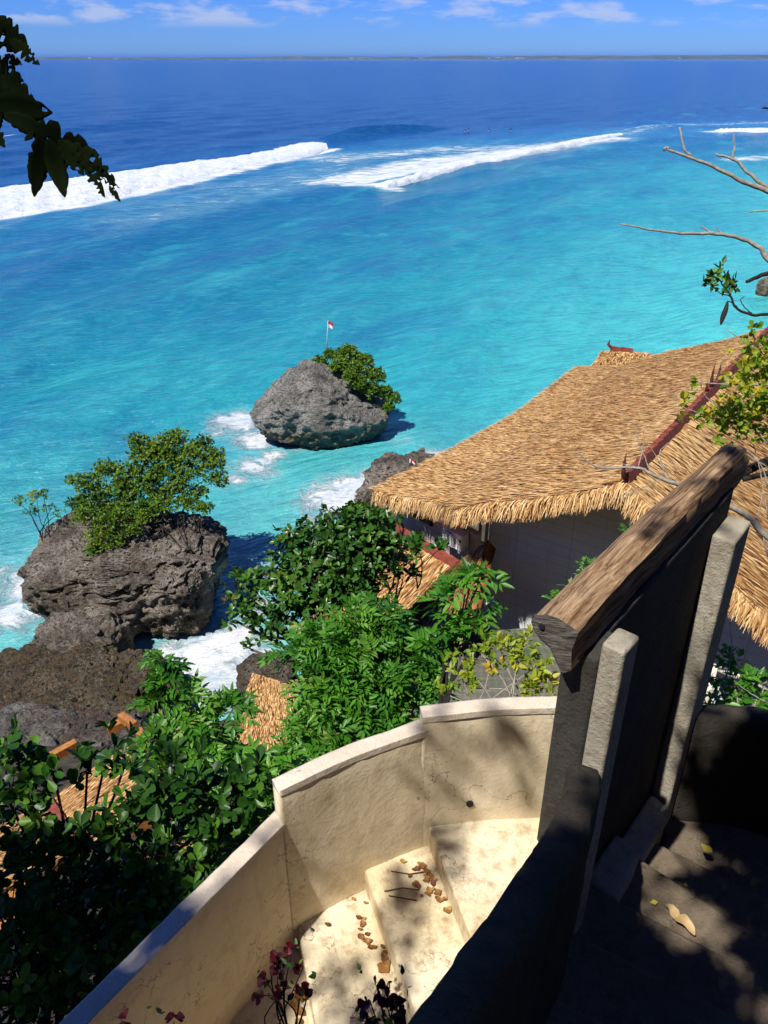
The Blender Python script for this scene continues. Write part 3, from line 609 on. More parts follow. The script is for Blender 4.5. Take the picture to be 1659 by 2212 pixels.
plant('leafy_shrub', 'bright green shrub of feathery pinnate leaves rising behind the cream wall', 'tree',
      PB([(705, 1375, .22), (660, 1430, .22), (765, 1350, .2), (815, 1340, .2), (865, 1360, .16), (815, 1400, .32), (735, 1425, .34), (875, 1430, .26), (680, 1495, .26), (760, 1500, .44), (845, 1485, .36), (910, 1475, .16), (705, 1575, .36), (800, 1575, .42), (875, 1540, .22), (660, 1570, .15), (740, 1630, .33), (665, 1645, .26), (940, 1500, .08), (630, 1650, .18)], 8.4),
      (-.5, 5.6, H - 8.6), 'pinnate', 125, M['leaf_pinnate'], M['bark'], (5, 5, .23, .105, .037), trunk_r=.035, stems=5, twig=.5, shell=.3, hole=[(575, 1520, 62), (590, 1575, 48), (930, 1290, 44), (900, 1320, 30)])
plant('sapling', 'upright sapling with large pale leaflets against the dark flat roof', 'tree',
      PB([(1015, 1255, .09), (1045, 1245, .07), (1000, 1285, .09), (955, 1310, .08), (1035, 1315, .08), (975, 1345, .09), (1030, 1350, .07), (945, 1365, .08), (990, 1390, .07), (930, 1400, .07)], 7.4),
      tuple(at_d(975, 1540, 7.4)), 'pinnate', 100, M['leaf_pinnate'], M['bark_dark'], (2, 3, .16, .13, .045), trunk_r=.022, twig=.4)
plant('sapling', 'slender sapling with long pointed leaves in front of the white surf', 'tree',
      PB([(350, 1430, .05), (368, 1470, .07), (345, 1510, .08), (440, 1440, .04), (425, 1510, .09), (395, 1550, .14), (460, 1560, .14), (505, 1530, .05), (360, 1590, .12), (440, 1620, .26), (505, 1630, .16), (390, 1650, .24), (490, 1680, .26), (570, 1690, .16), (330, 1650, .12), (440, 1710, .28), (550, 1720, .24)], 9.0),
      tuple(at_d(430, 1760, 9.4)), 'pinnate', 110, M['leaf_pinnate'], M['bark'], (4, 4, .22, .13, .048), trunk_r=.03, stems=3, twig=.5, hole=[(575, 1520, 62), (590, 1575, 48), (430, 1440, 30), (500, 1560, 16)])
HOLE = [(180, 1740, 48), (130, 1770, 36), (225, 1700, 40), (30, 1915, 24), (400, 1830, 22), (320, 1640, 26), (260, 1555, 28), (120, 1620, 34), (480, 1880, 24), (240, 1850, 18), (60, 1830, 14), (545, 1800, 16), (20, 1500, 60)]
plant('glossy_bush', 'dark bush with thick glossy rounded leaves filling the lower left corner', 'bush',
      PB([(40, 1645, .26), (95, 1670, .22), (20, 1720, .34), (75, 1760, .3), (280, 1655, .2, .4), (330, 1600, .16, .4), (230, 1610, .16, .5), (190, 1665, .18, .4), (370, 1680, .26), (430, 1720, .28), (300, 1730, .3), (260, 1790, .3), (500, 1720, .24), (545, 1700, .22), (150, 1840, .34), (30, 1850, .36), (330, 1840, .34), (420, 1800, .28), (500, 1800, .22), (550, 1760, .16), (240, 1900, .36), (120, 1950, .38), (20, 1990, .4), (350, 1930, .30), (430, 1890, .24), (210, 2010, .38), (90, 2080, .42), (300, 2020, .26), (20, 2130, .4), (160, 2130, .32), (60, 2210, .36), (470, 1850, .18), (560, 1830, .10), (240, 2090, .2)], 5.4),
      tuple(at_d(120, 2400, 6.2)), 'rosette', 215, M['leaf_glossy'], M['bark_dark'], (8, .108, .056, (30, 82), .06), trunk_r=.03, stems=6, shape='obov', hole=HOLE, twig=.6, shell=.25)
plant('leafy_shrub', 'dense mid green shrub just behind the lower end of the cream wall', 'bush',
      PB([(600, 1690, .28), (560, 1760, .26), (500, 1760, .3), (470, 1830, .3), (400, 1880, .3), (350, 1960, .3), (280, 2030, .3), (420, 1950, .15), (210, 2110, .3), (130, 2190, .3)], 6.4),
      tuple(at_d(330, 2200, 7.2)), 'pinnate', 110, M['leaf_pinnate'], M['bark'], (4, 4, .2, .10, .04), trunk_r=.025, stems=4, hole=HOLE)
plant('yellow_shrub', 'sparse shrub with yellow green leaves in front of the dark flat roof', 'bush',
      PB([(1000, 1450, .12), (1050, 1405, .12), (1090, 1400, .12), (1130, 1400, .12), (1160, 1440, .11), (1110, 1430, .10), (1010, 1480, .10), (1170, 1485, .14), (1060, 1440, .08), (985, 1420, .07), (1150, 1500, .12), (960, 1490, .07)], 6.2),
      tuple(at_d(1100, 1560, 6.2)), 'rosette', 900, M['leaf_yellow'], M['bark_pale'], (6, .068, .034, (35, 90), .08), trunk_r=.012, stems=4, twig=.5)
plant('fern_shrub', 'light green feathery sprigs in front of the grey gable wall', 'bush',
      PB([(1245, 1268, .05), (1222, 1290, .04), (1280, 1245, .04), (1262, 1228, .03), (1360, 1152, .03), (1205, 1300, .03)], 7.5),
      tuple(at_d(1300, 1400, 7.5)), 'pinnate', 900, M['leaf_pinnate'], M['bark'], (3, 5, .12, .042, .016), trunk_r=.007, stems=2)
plant('fern_shrub', 'green shrub with a few red leaves beyond the dark parapet at the right', 'bush',
      PB([(1580, 1430, .12), (1600, 1470, .14), (1560, 1520, .16), (1620, 1510, .16), (1650, 1540, .18), (1590, 1540, .14), (1545, 1480, .08), (1650, 1480, .1), (1530, 1540, .1)], 6.6),
      tuple(at_d(1600, 1640, 6.6)), 'rosette', 700, M['leaf_pinnate'], M['bark_pale'], (6, .09, .04, (35, 90), .1), trunk_r=.012, stems=3)
plant('broadleaf_tree', 'small leafy tree hiding the wall foot under the thatched corner', 'tree',
      PB([(790, 1118, .28), (815, 1120, .28), (838, 1130, .22), (820, 1160, .3), (845, 1175, .2), (795, 1140, .3)], 17.6),
      tuple(at_d(800, 1240, 18)), 'rosette', 110, M['leaf_almond'], M['bark'], (8, .19, .085, (35, 88)), trunk_r=.06, shape='obov')

plant('sapling', 'two leafy rosette tips standing in front of the short red tile ridge', 'bush', PB([(905, 1172, .10), (948, 1186, .10), (890, 1195, .12)], 15.2), tuple(at_d(900, 1270, 15.4)), 'rosette', 500, M['leaf_almond'], M['bark'], (8, .19, .085, (30, 85)), trunk_r=.02, stems=2, shape='obov', twig=.3)
plant('broadleaf_tree', 'small dark leaved tree leaning against the lower thatched roof', 'tree', PB([(850, 1200, .22), (870, 1225, .22), (835, 1235, .3), (880, 1250, .18)], 14.6), tuple(at_d(850, 1330, 15)), 'rosette', 170, M['leaf_almond'], M['bark'], (8, .15, .07, (30, 85)), trunk_r=.03, stems=2, shape='obov')
# ------------------------------------------------------------------ thatched house
G = np.array([.576, .817, 0]); Dd = np.array([.817, -.576, 0]); UPV = np.array([0, 0, 1.0])
R0 = np.array([3.92, 11.65, H - 6.08])
def prof(d):
    d = np.asarray(d, float)
    l = np.interp(d, [-6.4, -6.0, -5.0, -4.0, -3.3, -2.45, -1.2, 0], [-2.72, -2.60, -2.34, -2.03, -1.60, -1.17, -.64, 0])
    r = np.interp(d, [0, 1.3, 2.63, 4, 7], [0, -.80, -1.64, -2.55, -4.5])
    return np.where(d < 0, l, r)
def gfront(d): return np.where(d < -3.0, np.interp(d, [-6.1, -4.0, -3.0], [1.55, .95, 0]), 0.0) + .03 * np.sin(d * 5)
def gback(d): return np.interp(d, [-6.1, -3, 0, 6], [11.7, 11.1, 10.7, 10.5])
def roofpt(g, d, dz=0.0):
    g = np.asarray(g, float); d = np.asarray(d, float); ev = np.interp(g, [1.5, 3.3, 7.3, 11.5], [6.1, 5.75, 5.2, 5.3]); d = np.where(d < -3, -3 + (d + 3) * (ev - 3) / 3.1, d)
    z = prof(d) - .10 * np.sin(np.clip(g / 10.7, 0, 1) * np.pi) * (np.abs(d) > .3) + dz
    return R0 + np.asarray(g)[..., None] * G + np.asarray(d)[..., None] * Dd + z[..., None] * UPV
house = empty('thatched_house', R0 + G * 5 + np.array([0, 0, -6.2]), 'large thatched house with grey boarded gable and red tiled ridge', 'house')
def strands(fn, n, L, W, lift, dark=.0, seed=0, vfun=None):
    """fn(n)-> base pts, downslope dirs, normals; straw blades lying on the roof"""
    P, D, N = fn(n); S = nrm(np.cross(D, N) + 0)
    D = nrm(D + S * RNG.normal(0, .10, n)[:, None]); S = nrm(np.cross(D, N))
    l = L * RNG.uniform(.6, 1.3, n); w = W * RNG.uniform(.6, 1.4, n); v = np.clip(RNG.beta(1.4, 1.25, n), 0, 1)
    if vfun is not None: v = vfun(v)
    a = P + N * (.004 + .01 * RNG.random(n))[:, None]; lf = lift * RNG.uniform(.3, 1.5, n)
    m_ = a + D * (l * .55)[:, None] + N * (lf * .7)[:, None]; e = a + D * l[:, None] + N * lf[:, None]
    V = np.stack([a - S * (w / 2)[:, None], a + S * (w / 2)[:, None], m_ - S * (w / 2)[:, None], m_ + S * (w / 2)[:, None], e], 1)
    k = np.arange(n)[:, None] * 5
    return V.reshape(-1, 3), k + np.array([[0, 1, 3, 2]]), k + np.array([[2, 3, 4]]), np.repeat(v, 5)
def roof_sample(n, dlo, dhi):
    d = RNG.uniform(dlo, dhi, n); g = gfront(d) + (gback(d) - gfront(d)) * RNG.random(n) ** .92
    P = roofpt(g, d); e = .05; sg = np.sign(d); Dn = nrm(roofpt(g, d + e * sg) - P); N = nrm(np.cross(np.broadcast_to(G, Dn.shape), Dn) * sg[:, None]); N = np.where(N[:, 2:3] < 0, -N, N)
    return P, Dn, N
V = []; Q = []; T3 = []; VA = []; nn = 0
gs = np.linspace(0, 1, 60); ds = np.concatenate([np.linspace(-6.1, 0, 42), np.linspace(0.05, 6.5, 36)])
gg, dd = np.meshgrid(gs, ds, indexing='ij'); gv = gfront(dd) + (gback(dd) - gfront(dd)) * gg
top = roofpt(gv, dd) + UPV * (.025 * RNG.normal(size=gv.shape))[..., None]; bot = roofpt(gv, dd, -.30)
a_, b_ = gv.shape
for arr, flip in ((top, False), (bot, True)):
    i = np.arange(a_ - 1)[:, None] * b_; j = np.arange(b_ - 1)[None]; q = np.stack([i + j, i + b_ + j, i + b_ + j + 1, i + j + 1], -1).reshape(-1, 4)
    V.append(arr.reshape(-1, 3)); Q.append((q[:, ::-1] if flip else q) + nn); VA.append(np.full(a_ * b_, .42 if not flip else .6)); nn += a_ * b_
o1 = np.r_[np.arange(b_), np.arange(a_) * b_ + b_ - 1, (a_ - 1) * b_ + np.arange(b_)[::-1], np.arange(a_)[::-1] * b_]
Q.append(np.stack([o1[:-1], o1[1:], o1[1:] + a_ * b_, o1[:-1] + a_ * b_], -1))
for (n, lo, hi, L_, W_, lf, vf) in ((48000, -6.1, 0, .30, .023, .038, None), (9000, -6.15, -4.2, .30, .03, .03, lambda v: np.clip(v * .5 + .5, 0, 1)), (26000, 0, 6.4, .30, .023, .04, None), (5200, -.62, .62, .40, .03, .03, lambda v: np.clip(v * .35 + .65, 0, 1))):
    v_, q_, t_, a2 = strands(lambda n_: roof_sample(n_, lo, hi), n, L_, W_, lf, vfun=vf)
    V.append(v_); Q.append(q_ + nn); T3.append(t_ + nn); VA.append(a2); nn += len(v_)
# fringe along the front rake and the eaves
def fringe(n, pts, outd, L, W=.022, bend=.5, th=.22):
    f = RNG.random(n) * (len(pts) - 1); i = np.clip(f.astype(int), 0, len(pts) - 2); w_ = (f - i)[:, None]
    P = pts[i] * (1 - w_) + pts[i + 1] * w_; O = outd[i] * (1 - w_) + outd[i + 1] * w_
    tan = nrm(pts[i + 1] - pts[i]); P = P - UPV * (RNG.random(n) * th)[:, None] - O * (RNG.random(n) * .22)[:, None] + UPV * .03
    l = L * RNG.uniform(.55, 1.25, n)[:, None]; S = nrm(tan + .2 * RNG.normal(size=(n, 3))); w2 = (W * RNG.uniform(.6, 1.4, n) / 2)[:, None]
    d1 = nrm(O + tan * RNG.normal(0, .22, n)[:, None] - UPV * .15); d2 = nrm(O * .45 - UPV * .8 + tan * RNG.normal(0, .2, n)[:, None])
    m_ = P + d1 * l * .5; e = m_ + d2 * l * .6
    V = np.stack([P - S * w2, P + S * w2, m_ - S * w2, m_ + S * w2, e - S * w2 * .3, e + S * w2 * .3], 1); k = np.arange(n)[:, None] * 6
    v = np.clip(RNG.beta(2.4, 1.5, n) + .08, 0, 1)
    return V.reshape(-1, 3), np.concatenate([k + np.array([[0, 1, 3, 2]]), k + np.array([[2, 3, 5, 4]])]), np.repeat(v, 6)
dl = np.linspace(-6.1, 6.4, 136); fp = roofpt(gfront(dl), dl); fo = np.broadcast_to(-G, fp.shape)
gl = np.linspace(1.5, 11.6, 60); ep = roofpt(gl, np.full(60, -6.05)); eo = np.broadcast_to(-Dd, ep.shape)
bl = np.linspace(-6.1, 3, 60); bp = roofpt(gback(bl), bl); bo = np.broadcast_to(G, bp.shape)
for args in ((10500, fp, fo, .36, .022, .5, .12), (3200, ep, eo, .34), (2500, bp, bo, .3)):
    v_, q_, a2 = fringe(*args); V.append(v_); Q.append(q_ + nn); VA.append(a2); nn += len(v_)
me = mesh_np('roof', np.concatenate(V), [np.concatenate(Q), np.concatenate(T3)], False, {'var': np.concatenate(VA)})
roof = link('roof', me, M['thatch'], house)
# ridge tiles
mb = MB()
for k in range(37):
    g0 = .12 + k * .288; c0 = roofpt(np.array(g0), np.array(0.0)) + UPV * .05
    for e in (0,):
        w1, w2 = .085, .10; p = []
        for (gq, w_) in ((0, w1), (.31, w2)):
            cc = c0 + G * gq + UPV * (.02 if gq == 0 else .0); hgt = .12 if gq == 0 else .10
            p += [cc - Dd * w_ - UPV * .09, cc - Dd * w_ * .5 + UPV * hgt * .75, cc + Dd * w_ * .5 + UPV * hgt * .75, cc + Dd * w_ - UPV * .09]
        mb.add(p, [[0, 1, 5, 4], [1, 2, 6, 5], [2, 3, 7, 6], [0, 3, 2, 1], [4, 5, 6, 7]])
mb.build('ridge_tiles', M['tile'], roof)
def finial(g, sc, prongs):
    mb = MB(); b0 = roofpt(np.array(g), np.array(0.0)) + UPV * .12
    for (off, hh, lean, w_) in prongs:
        sec = [(0, .0, .11), (.18, .12, .12), (.36, .30, .10), (.48, .55, .06), (.44, .80, .035), (.32, 1.0, .008)]
        P = [b0 + (-G) * (lean * a * hh * sc + off) + UPV * (b_ * hh * sc) for a, b_, r in sec]
        mb.tube(P, [r * w_ * sc for a, b_, r in sec], 6)
        for q in range(3): mb.box(P[1 + q] + UPV * .03, (.16 * w_ * sc, .05 * sc, .10 * sc), (Dd, G, UPV))
    mb.box(b0 + G * .05, (.2 * sc, .34 * sc, .14 * sc), (Dd, G, UPV))
    return mb.build('finial', M['finial'], roof, False)
finial(.10, .46, [(.10, 1.0, .35, .8)])
finial(5.2, .46, [(.20, 1.25, .3, .75), (-.25, .85, -.3, .7), (.5, .6, .6, .7)])
finial(2.75, .22, [(0, 1, .3, .8)])
# gable wall
GW = 1.8; W0 = R0 + G * GW
def wp(d, z): return W0 + Dd * d + UPV * (z - W0[2])
M['siding'] = m_siding('grey_siding', (0.84, 0.85, 0.88), (0.90, 0.90, 0.92), Dd[:2], .235, 0.0)
M['siding_pink'] = m_siding('pink_siding', (0.56, 0.46, 0.43), (0.62, 0.52, 0.49), (.67, -.742), .26, 0.1)
ds = np.concatenate([np.linspace(-3.25, 0, 14), np.linspace(.3, 6.6, 22)]); zt = R0[2] + prof(ds) - .25
zb = H - 11.6
V = np.concatenate([[wp(d, z) for d, z in zip(ds, zt)], [wp(d, zb) for d in ds], [wp(d, z) + G * .15 for d, z in zip(ds, zt)], [wp(d, zb) + G * .15 for d in ds]])
n = len(ds); k = np.arange(n - 1)[:, None]
q = np.concatenate([k + np.array([[0, n, n + 1, 1]]), k + np.array([[2 * n, 2 * n + 1, 3 * n + 1, 3 * n]])])
link('gable_wall', mesh_np('gable_wall', V, [q, np.array([[0, 2 * n, 3 * n, n], [n - 1, 2 * n - 1, 4 * n - 1, 3 * n - 1]])]), M['siding'], house)
mb = MB(); mb.box((wp(-.2, H - 11.68) + wp(6.6, H - 11.68)) / 2 + Dd * -1.52 + G * .12, (9.9, .30, .14), (Dd, G, UPV)); mb.build('sill_shade', M['dark'], house)  # solid near-black strip standing in for shade under the boards
mb = MB(); mb.box(wp(1.7, H - 12.36) + G * .13, (9.9, .22, 1.2), (Dd, G, UPV)); mb.build('plinth', M['metal'], house)
mb = MB()
for off in (-.10, .06): mb.tube([wp(-3.33 + off, H - 8.25) - G * .08, wp(-3.33 + off, H - 12.4) - G * .08], .038, 8)
for z in (9.3, 10.9): mb.box(wp(-3.35, H - z) - G * .08, (.3, .06, .05), (Dd, G, UPV))
mb.build('downpipe', M['metal'], house, True)
side = MB(); c_ = wp(-3.25, H - 10) + G * 4.6; side.box(c_ - UPV * .45 + Dd * .12, (.15, 8.6, 4.0), (Dd, G, UPV)); side.build('side_wall', M['siding'], house)
# wing with the pink wall, window, air conditioner
PW = np.array([1.9, 14.55, 0]); WD = np.array([-.67, .742, 0]); WN = np.array([-.742, -.67, 0])
mb = MB()
c_ = PW + WD * 1.17 + UPV * (H - 9.25) - WN * .08; mb.box(c_, (2.5, .16, .9), (WD, WN, UPV)); mb.build('wing_wall', M['siding_pink'], house)
wd = MB(); wd.box(PW + WD * 1.8 + UPV * (H - 8.96), (1.2, .10, .34), (WD, WN, UPV)); win = wd.build('window', M['dark'], house)
wd = MB(); wd.box(PW + WD * 1.8 + UPV * (H - 8.96) + WN * .055, (1.12, .03, .26), (WD, WN, UPV)); wd.build('pane', M['glass'], win)
mb = MB(); mb.box(PW + WD * 1.17 + UPV * (H - 9.92) - WN * .12, (2.4, .2, .44), (WD, WN, UPV)); mb.build('foot_shade', M['dark'], house)  # solid near-black box standing in for the shaded space below the wall
ac0 = PW + WD * .36 + UPV * (H - 9.0) + WN * .15
ac = empty('air_conditioner', ac0, 'white outdoor air conditioner unit on the pinkish wall under the eave', 'air conditioner')
mb = MB(); mb.box(ac0, (.56, .24, .40), (WD, WN, UPV)); bevel(mb.build('casing', M['white'], ac), .02)
mb = MB(); mb.tube([ac0 + WD * .08 + WN * .135, ac0 + WD * .08 + WN * .15], .175, 24); mb.build('fan_grille', m_plain('grille_grey', (.22, .23, .25), .5), ac)
mb = MB()
for z in np.linspace(-.15, .15, 9): mb.box(ac0 + WD * .08 + WN * .158 + UPV * z, (.35, .006, .008), (WD, WN, UPV))
mb.build('grille_bars', M['white'], ac)
mb = MB(); mb.box(ac0 - WD * .24 + WN * .134 + UPV * .06, (.05, .01, .06), (WD, WN, UPV)); mb.build('badge', M['dark'], ac)
mb = MB()
for s_ in (-.2, .2): mb.box(ac0 + WD * s_ - UPV * .24 - WN * .06, (.05, .34, .04), (WD, WN, UPV))
mb.build('bracket', M['metal'], ac)
mb = MB(); mb.tube(spline([ac0 - WD * .3 - UPV * .1, ac0 - WD * .4 - UPV * .3, ac0 - WD * .5 - WN * .2 - UPV * .55], 8), .018, 6); mb.build('pipe', M['metal'], ac, True); mb = MB(); mb.tube(spline([ac0 + WD * .1 + UPV * .22 - WN * .1, ac0 + WD * .3 + UPV * .3 - WN * .15, ac0 + WD * .35 + UPV * .5 - WN * .18], 8), .025, 6)
mb.build('pipe', M['metal'], ac, True)

def thatch_patch(name, corners, nstr, parent, down, n=14, th=.22, L=.32, W=.03, frng=None):
    """bilinear roof sheet: corners a(top left) b(top right) c(bottom right) d(bottom left)"""
    a, b, c, d = [np.array(p, float) for p in corners]
    def f(u_, v_): u_ = np.asarray(u_)[..., None]; v_ = np.asarray(v_)[..., None]; return (a * (1 - u_) + b * u_) * (1 - v_) + (d * (1 - u_) + c * u_) * v_
    uu, vv = np.meshgrid(np.linspace(0, 1, n), np.linspace(0, 1, n), indexing='ij'); top = f(uu, vv); top = top + UPV * (.02 * RNG.normal(size=uu.shape))[..., None]
    nvec = np.cross(b - a, d - a); nvec = nvec / np.linalg.norm(nvec); nvec = nvec if nvec[2] > 0 else -nvec
    i = np.arange(n - 1)[:, None] * n; j = np.arange(n - 1)[None]; q = np.stack([i + j, i + n + j, i + n + j + 1, i + j + 1], -1).reshape(-1, 4)
    V = [top.reshape(-1, 3), top.reshape(-1, 3) - nvec * th]; Q = [q, q[:, ::-1] + n * n]
    o1 = np.r_[np.arange(n), np.arange(n) * n + n - 1, (n - 1) * n + np.arange(n)[::-1], np.arange(n)[::-1] * n]; Q.append(np.stack([o1[:-1], o1[1:], o1[1:] + n * n, o1[:-1] + n * n], -1))
    A = [np.full(n * n, .5), np.full(n * n, .1)]; nn = 2 * n * n
    def smp(k):
        u_, v_ = RNG.random(k), RNG.random(k) ** .95; P = f(u_, v_); D = nrm(f(u_, v_ + .02) - P); return P, D, np.broadcast_to(nvec, P.shape)
    v_, q_, t_, a2 = strands(smp, nstr, L, W, .05); V.append(v_); Q.append(q_ + nn); T = [t_ + nn]; A.append(a2); nn += len(v_)
    e = np.linspace(0, 1, 20); pts = f(e, np.ones(20)); od = nrm(f(e, np.ones(20)) - f(e, np.full(20, .9))); v_, q_, a2 = fringe(frng or nstr // 4, pts, od * np.array([1, 1, .3]), .3, .03); V.append(v_); Q.append(q_ + nn); A.append(a2)
    return link(name, mesh_np(name, np.concatenate(V), [np.concatenate(Q), np.concatenate(T)], False, {'var': np.concatenate(A)}), M['thatch'], parent)
def tile_row(a, b, parent, w=.13):
    a = np.array(a, float); b = np.array(b, float); L = np.linalg.norm(b - a); d = (b - a) / L; s = nrm(np.cross(d, UPV)); mb = MB(); n = int(L / .29)
    for k in range(n):
        c0 = a + d * (k * L / n); p = []
        for (gq, w_, up) in ((0, w, .03), (L / n * 1.08, w * 1.12, .0)):
            cc = c0 + d * gq + UPV * up; p += [cc - s * w_ - UPV * .08, cc - s * w_ * .5 + UPV * .11, cc + s * w_ * .5 + UPV * .11, cc + s * w_ - UPV * .08]
        mb.add(p, [[0, 1, 5, 4], [1, 2, 6, 5], [2, 3, 7, 6], [0, 3, 2, 1], [4, 5, 6, 7]])
    return mb.build('ridge_tiles', M['tile'], parent)
# lower thatched roof under the wing
lr = empty('thatched_roof', at_d(960, 1290, 17), 'lower thatched roof with a short red tile ridge below the pinkish wall', 'roof')
ra, rb = at_d(850, 1143, 18.6), at_d(992, 1228, 17.0)
o = thatch_patch('thatch', (ra, rb, rb + np.array([-1.6, -1.9, -1.3]), ra + np.array([-1.8, -1.7, -1.3])), 5000, lr, 0)
tile_row(ra + UPV * .05, rb + UPV * .05, o, .075)
thatch_patch('thatch', (at_d(985, 1222, 17.05) + UPV * .05, at_d(1056, 1165, 16.4), at_d(1010, 1345, 15.4), at_d(865, 1335, 16.2)), 6500, lr, 0)
# roof seen past the far eave
fr = empty('thatched_roof', at_d(1320, 790, 27), 'small pale corner of another thatched roof beyond the far eave of the big roof', 'roof')
a = at_d(1302, 757, 26.8); rd = np.array([.985, -.17, 0])
o = thatch_patch('thatch', (a, a + rd * 1.6, at_d(1400, 830, 25.2), at_d(1262, 812, 25.6)), 2000, fr, 0)
tile_row(a + rd * .25 + UPV * .03, a + rd * .95 + UPV * .0, o, .06)
mb = MB(); fb = a + rd * .30 + UPV * .08; mb.tube([fb, fb + rd * -.15 + UPV * .14, fb + rd * -.12 + UPV * .3], [.06, .05, .01], 6); mb.build('finial', M['finial'], o)
# huts below in the trees
h1 = empty('thatched_hut', at_d(570, 1540, 20), 'rounded patch of thatch roof showing between the trees above the surf', 'roof')
a = at_d(545, 1452, 21.6); thatch_patch('thatch', (a, at_d(625, 1480, 21.0), at_d(690, 1640, 18.8), at_d(505, 1640, 19.2)), 4200, h1, 0)
h2 = empty('thatched_hut', at_d(190, 1750, 16), 'thatched hut with red ridge tiles and orange timber beams behind the glossy bush', 'hut')
ra, rb = at_d(105, 1735, 17), at_d(170, 1830, 15.6)
o = thatch_patch('thatch', (rb, ra, at_d(260, 1625, 17.6), at_d(400, 1740, 15.6)), 5200, h2, 0)
thatch_patch('thatch', (ra, rb, at_d(20, 1920, 14.8), at_d(-80, 1830, 16)), 4000, h2, 0)
tile_row(ra + UPV * .06, rb + UPV * .06, o, .13)
def beam(parent, a, b, w=.14, m_='teak'):
    a = np.array(a); b = np.array(b); d = nrm(b - a); s = nrm(np.cross(d, UPV)); u_ = np.cross(s, d); mb = MB(); mb.box((a + b) / 2, (np.linalg.norm(b - a), w, w * 1.3), (d, s, u_)); return bevel(mb.build('beam', M[m_], parent), .01)
for (p, q_, s1, s2) in (((85, 1650), (165, 1606), 16.5, 17.0), ((232, 1578), (278, 1556), 17, 17.2), ((262, 1548), (292, 1570), 17, 16.6), ((270, 1800), (345, 1752), 14.8, 14.8), ((290, 1868), (360, 1838), 14.0, 14.2), ((0, 1960), (62, 1918), 13.5, 13.8), ((0, 2010), (60, 1975), 13, 13.2), ((355, 1795), (460, 1890), 14.0, 12.9), ((300, 1580), (330, 1640), 16.6, 15.8)):
    beam(h2, at_d(*p, s1), at_d(*q_, s2), .15)
mb = MB(); mb.prism([at_d(x, y, 13.6)[:2] for x, y in ((380, 1800), (560, 1790), (560, 1990), (380, 2010))], H - 14.2, H - 14.0)
tag(mb.build('terrace', m_plain('pale_paving', (.42, .42, .42), .8, .2, 3)), 'pale paved terrace glimpsed through the leaves below the wall', 'terrace', kind='structure')
# dark flat roof
m, t, b, P = mat('weathered_tarp')
g = t.noise(t.scaled(P, (.5, 5, 1), (0, 0, .3)), 1.4, 6, .65, .8); n = t.noise(P, 1.3, 4)
t.put(b.inputs['Base Color'], t.mix(t.rng(n, .48, .66, 0, .75), t.ramp(g, [(.3, (.05, .05, .045)), (.55, (.12, .115, .095)), (.75, (.20, .19, .155))]), (.045, .085, .04))); b.inputs['Roughness'].default_value = .8
t.put(b.inputs['Normal'], t.bump(g, .6, .05))
fl = empty('flat_roof', at_z(1080, 1440, H - 10.6), 'dark greenish flat roof of weathered sheets below the grey gable wall', 'roof')
c4 = [at_z(930, 1372, H - 10.35), at_z(1205, 1352, H - 10.35), at_z(1330, 1560, H - 10.75), at_z(850, 1640, H - 10.75)]
mb = MB(); V = []
for k in range(49):
    f_ = k / 48; up = .010 * (k % 2)
    V += [c4[0] * (1 - f_) + c4[1] * f_ + UPV * up, c4[3] * (1 - f_) + c4[2] * f_ + UPV * up]
V = np.array(V); V = np.concatenate([V, V - UPV * .05]); k = np.arange(48)[:, None] * 2
mb.add(V, [np.concatenate([k + np.array([[0, 1, 3, 2]]), k + 98 + np.array([[2, 3, 1, 0]])]), [0, 96, 98 + 96, 98], [1, 99, 98 + 97, 97]]); mb.build('roof_sheet', m, fl)
# white railing right of the posts
rl = empty('white_rail', at_d(1610, 1480, 8.2), 'thin cream rail running past the shrub at the right edge', 'rail')
mb = MB(); mb.tube([at_d(1535, 1437, 8.4), at_d(1600, 1465, 8.2), at_d(1700, 1500, 8.0)], .035, 8); mb.build('top_rail', M['offwhite'], rl, True)
mb = MB()
for x, y in ((1545, 1440), (1640, 1480)): mb.tube([at_d(x, y, 8.3), at_d(x, y, 8.3) - UPV * 1.0], .03, 8)
mb.build('upright', M['offwhite'], rl, True)

# ------------------------------------------------------------------ flags
def flag(base, hgt, label, w_, hf, lean=(0, 0)):
    r = empty('flag', base, label, 'flag'); b = np.array(base, float); tpt = b + np.array([lean[0], lean[1], hgt])
    mb = MB(); mb.tube([b, (b + tpt) / 2, tpt], [.045, .04, .03], 6); mb.build('pole', M['metal'], r, True)
    n = 9
    for nm, z0, z1, mt in (('red_stripe', .0, .5, 'red'), ('white_stripe', .5, 1.0, 'whitecloth')):
        V = []
        for k in range(n):
            f_ = k / (n - 1); wv = .10 * math.sin(f_ * 6) * f_
            for z in (z0, z1): V.append(tpt + np.array([w_ * f_ * .8, wv, -hf * z - .35 * hf * f_ ** 1.4]))
        V = np.array(V); V = np.concatenate([V, V + np.array([0, .01, 0])]); k = np.arange(n - 1)[:, None] * 2
        link(nm, mesh_np(nm, V, [np.concatenate([k + np.array([[0, 1, 3, 2]]), k + 2 * n + np.array([[2, 3, 1, 0]])])], True), M[mt], r)
fb = at_d(705, 770, 60.6); flag(fb, 2.75, 'red and white flag on a thin pole on top of the domed sea rock', .46, .5, (.22, 0))
fb = at_d(886, 1010, 29.5); flag(fb, .35, 'tiny red and white flag on the rocky outcrop past the eave', .25, .16)

